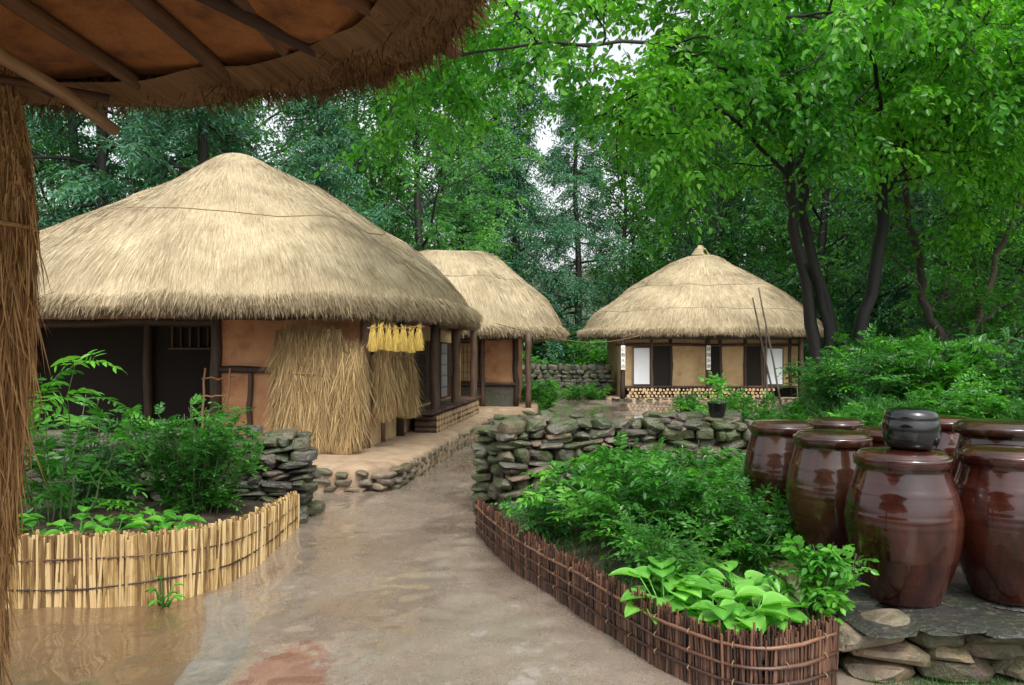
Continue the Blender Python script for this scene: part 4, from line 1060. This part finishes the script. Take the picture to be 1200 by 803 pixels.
for (x, y, k, s) in spots:
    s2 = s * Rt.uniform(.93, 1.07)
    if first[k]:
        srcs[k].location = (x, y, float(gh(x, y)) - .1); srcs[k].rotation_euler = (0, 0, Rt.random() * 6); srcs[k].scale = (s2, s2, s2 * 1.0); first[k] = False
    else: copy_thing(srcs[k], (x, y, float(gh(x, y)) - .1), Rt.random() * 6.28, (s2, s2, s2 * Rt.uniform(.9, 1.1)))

# big multi-stem tree on the bank
Rb = np.random.default_rng(71)
BT = root('multi_stem_tree', 'large dark-barked tree with three stems and bright spreading leaves', 'tree', (5.5, 13, .95))
O = np.array([5.5, 13, .95]); wb = MB(); tips = []
def limb(pts, r0, r1, nsub, subL, subr=.018, depth_ch=(0, 5, 4), up=0.0, leaf=True):
    p = np.array(pts, float) - O
    for _ in range(2):
        q = [p[0]]
        for a_, b_ in zip(p[:-1], p[1:]): q += [a_ * .75 + b_ * .25, a_ * .25 + b_ * .75]
        q.append(p[-1]); p = np.array(q)
    p[1:-1] += Rb.normal(size=(len(p) - 2, 3)) * .03
    tube(wb, p, np.linspace(r0, r1, len(p)), 10, Rb.random())
    n = len(p) - 1
    for c in range(nsub):
        t = (.15 + .85 * (c + Rb.random()) / nsub) * n; i = min(int(t), n - 1); q = p[i] + (p[i + 1] - p[i]) * (t - i)
        ax = nrm(p[i + 1] - p[i]); v = Rb.normal(size=3) * [1, 1, .45]; v = v - ax * v.dot(ax); v = nrm(v)
        grow(wb, tips, q, ax * .5 + v, subL * Rb.uniform(.7, 1.2), subr, 1, 2, Rb, depth_ch, up, 1.0, .16, .2)
    if leaf: tips.append(p[-4:])
limb([(5.2, 13, .8), (5.15, 13, 2.0), (4.85, 13, 3.3), (4.65, 12.9, 4.6)], .12, .08, 0, 2.0, leaf=False)
limb([(4.65, 12.9, 4.6), (4.6, 12.7, 6.2), (4.3, 12.3, 8.4)], .08, .05, 5, 2.0)
limb([(5.5, 13.1, .8), (5.45, 13.15, 2.2), (5.1, 13.2, 3.6), (4.95, 13.2, 5.0)], .11, .075, 0, 2.0, leaf=False)
limb([(4.95, 13.2, 5.0), (5.1, 13.4, 7), (5.2, 13.5, 9)], .075, .05, 5, 2.0)
limb([(5.75, 13, .8), (5.95, 13, 2.2), (6.25, 13, 3.6), (6.4, 13, 5.2)], .12, .085, 0, 2.0, leaf=False)
limb([(6.4, 13, 5.2), (6.5, 13.1, 7), (6.9, 13.2, 9)], .085, .05, 6, 2.0)
limb([(5.35, 13, .8), (5.3, 12.9, 2.4), (5.0, 12.8, 3.2)], .09, .055, 0, 1, leaf=False)
for pts in ([(4.65, 12.9, 5.0), (3.2, 11.2, 6.0), (1.2, 9.7, 5.7), (-.8, 9.0, 5.1)],
            [(4.7, 12.9, 4.5), (3.5, 11.6, 5.2), (2.3, 10.7, 5.2), (1.1, 10.2, 4.8)],
            [(4.95, 13.2, 6.3), (2.6, 12.2, 7.2), (.2, 11.4, 7.0), (-1.6, 11.0, 6.4)],
            [(6.4, 13, 5), (7.4, 11.8, 5.8), (8.0, 10.4, 5.8)],
            [(6.35, 13, 4.8), (5.3, 11, 5.8), (4.0, 9.2, 5.7), (2.6, 8.2, 5.3)],
            [(6.5, 13, 6.5), (8.2, 13.5, 7.2), (9.6, 13.8, 7)],
            [(4.9, 13.2, 5.8), (4.1, 12, 6.8), (3.6, 11, 6.9)],
            [(6.3, 13, 4.4), (7.2, 12.8, 5.2), (8.4, 12.6, 5.5)],
            [(5.0, 13.2, 5.2), (5.6, 12.2, 6.0), (6.2, 11.4, 6.1)],
            [(6.5, 13, 6.0), (6.2, 11.6, 6.6), (6.6, 10.4, 6.4)],
            [(4.6, 12.7, 6.2), (1.8, 10, 7.3), (-1.2, 9.2, 6.9)]):
    limb(pts, .04, .012, 9, 1.6)
A, T = twig_points(tips, 11, Rb, .35, .5); T[:, 2] -= .1
ok = (A[:, 2] + O[2]) > 3.4; A, T = A[ok], T[ok]
lf = MB(); sprays(lf, A, T, .42 * (.6 + .7 * Rb.random(len(A))), 7, .12, .075, .45, .4, .7, False, oval, (wb, .003), Rb, .8, vbase=.05)
print('big leaves', len(A) * 7)
obj('crown', lf.mesh('crown', [LEAF_BIG]), BT); obj('trunk', wb.mesh('trunk', [BARK], True), BT)

CT = root('crooked_tree', 'crooked branching mossy tree on the bank', 'tree', (8.1, 14.2, .95)); O = np.array([8.1, 14.2, .95]); wb = MB(); tips = []
limb([(8.1, 14.2, .7), (8.0, 14.2, 1.8), (7.6, 14.2, 2.6), (7.5, 14.1, 3.5), (7.2, 14.1, 4.4), (7.4, 14, 6)], .1, .04, 6, 1.1)
limb([(8.0, 14.2, 1.2), (8.5, 14.1, 2.0), (8.7, 14.0, 2.9), (9.2, 14, 4.2), (9.5, 14, 6)], .08, .03, 9, 1.3)
limb([(8.6, 14.1, 2.2), (9.5, 14, 2.9), (10.3, 13.8, 3.6)], .05, .02, 9, 1.2)
limb([(8.0, 14.2, 1.5), (9.2, 13.8, 1.9), (10.0, 13.4, 2.6)], .05, .02, 9, 1.1)
A, T = twig_points(tips, 10, Rb, .4, .5)
lf = MB(); sprays(lf, A, T, .4 * (.6 + .7 * Rb.random(len(A))), 7, .09, .05, .4, .4, .4, False, kite, (wb, .003), Rb, .8, vbase=.0)
obj('crown', lf.mesh('crown', [LEAF_BIG]), CT); obj('trunk', wb.mesh('trunk', [BARK_LT], True), CT)

# ------------------------------------------------------------------ light, sky, camera
w = bpy.data.worlds.new("World"); S.world = w; w.use_nodes = True
nt = w.node_tree; bg = nt.nodes['Background']
sky = nt.nodes.new('ShaderNodeTexSky'); sky.sky_type = 'NISHITA'; sky.sun_disc = False
EL, AZ = math.radians(58), math.radians(160)
sky.sun_elevation = EL; sky.sun_rotation = AZ; sky.air_density = 1.2; sky.dust_density = 5
hs = nt.nodes.new('ShaderNodeHueSaturation'); hs.inputs['Saturation'].default_value = .2; hs.inputs['Value'].default_value = 2.1
nt.links.new(sky.outputs[0], hs.inputs['Color']); nt.links.new(hs.outputs[0], bg.inputs[0]); bg.inputs[1].default_value = .15
L = bpy.data.lights.new('sun', 'SUN'); L.energy = 1.8; L.angle = math.radians(12); L.color = (1, .97, .91)
so = bpy.data.objects.new('sun', L); COL.objects.link(so)
dv = Vector((math.sin(AZ) * math.cos(EL), math.cos(AZ) * math.cos(EL), math.sin(EL)))
so.rotation_euler = dv.to_track_quat('Z', 'Y').to_euler(); so.location = (0, 0, 30)

cam = bpy.data.cameras.new('camera'); cam.sensor_width = 36; cam.lens = 27; cam.clip_end = 500; cam.clip_start = .05
co = bpy.data.objects.new('camera', cam); COL.objects.link(co); co.location = (0, 0, 1.65); co.rotation_euler = (math.radians(90.86), 0, 0)
S.camera = co
S.view_settings.view_transform = 'Standard'; S.view_settings.look = 'None'; S.view_settings.exposure = 0
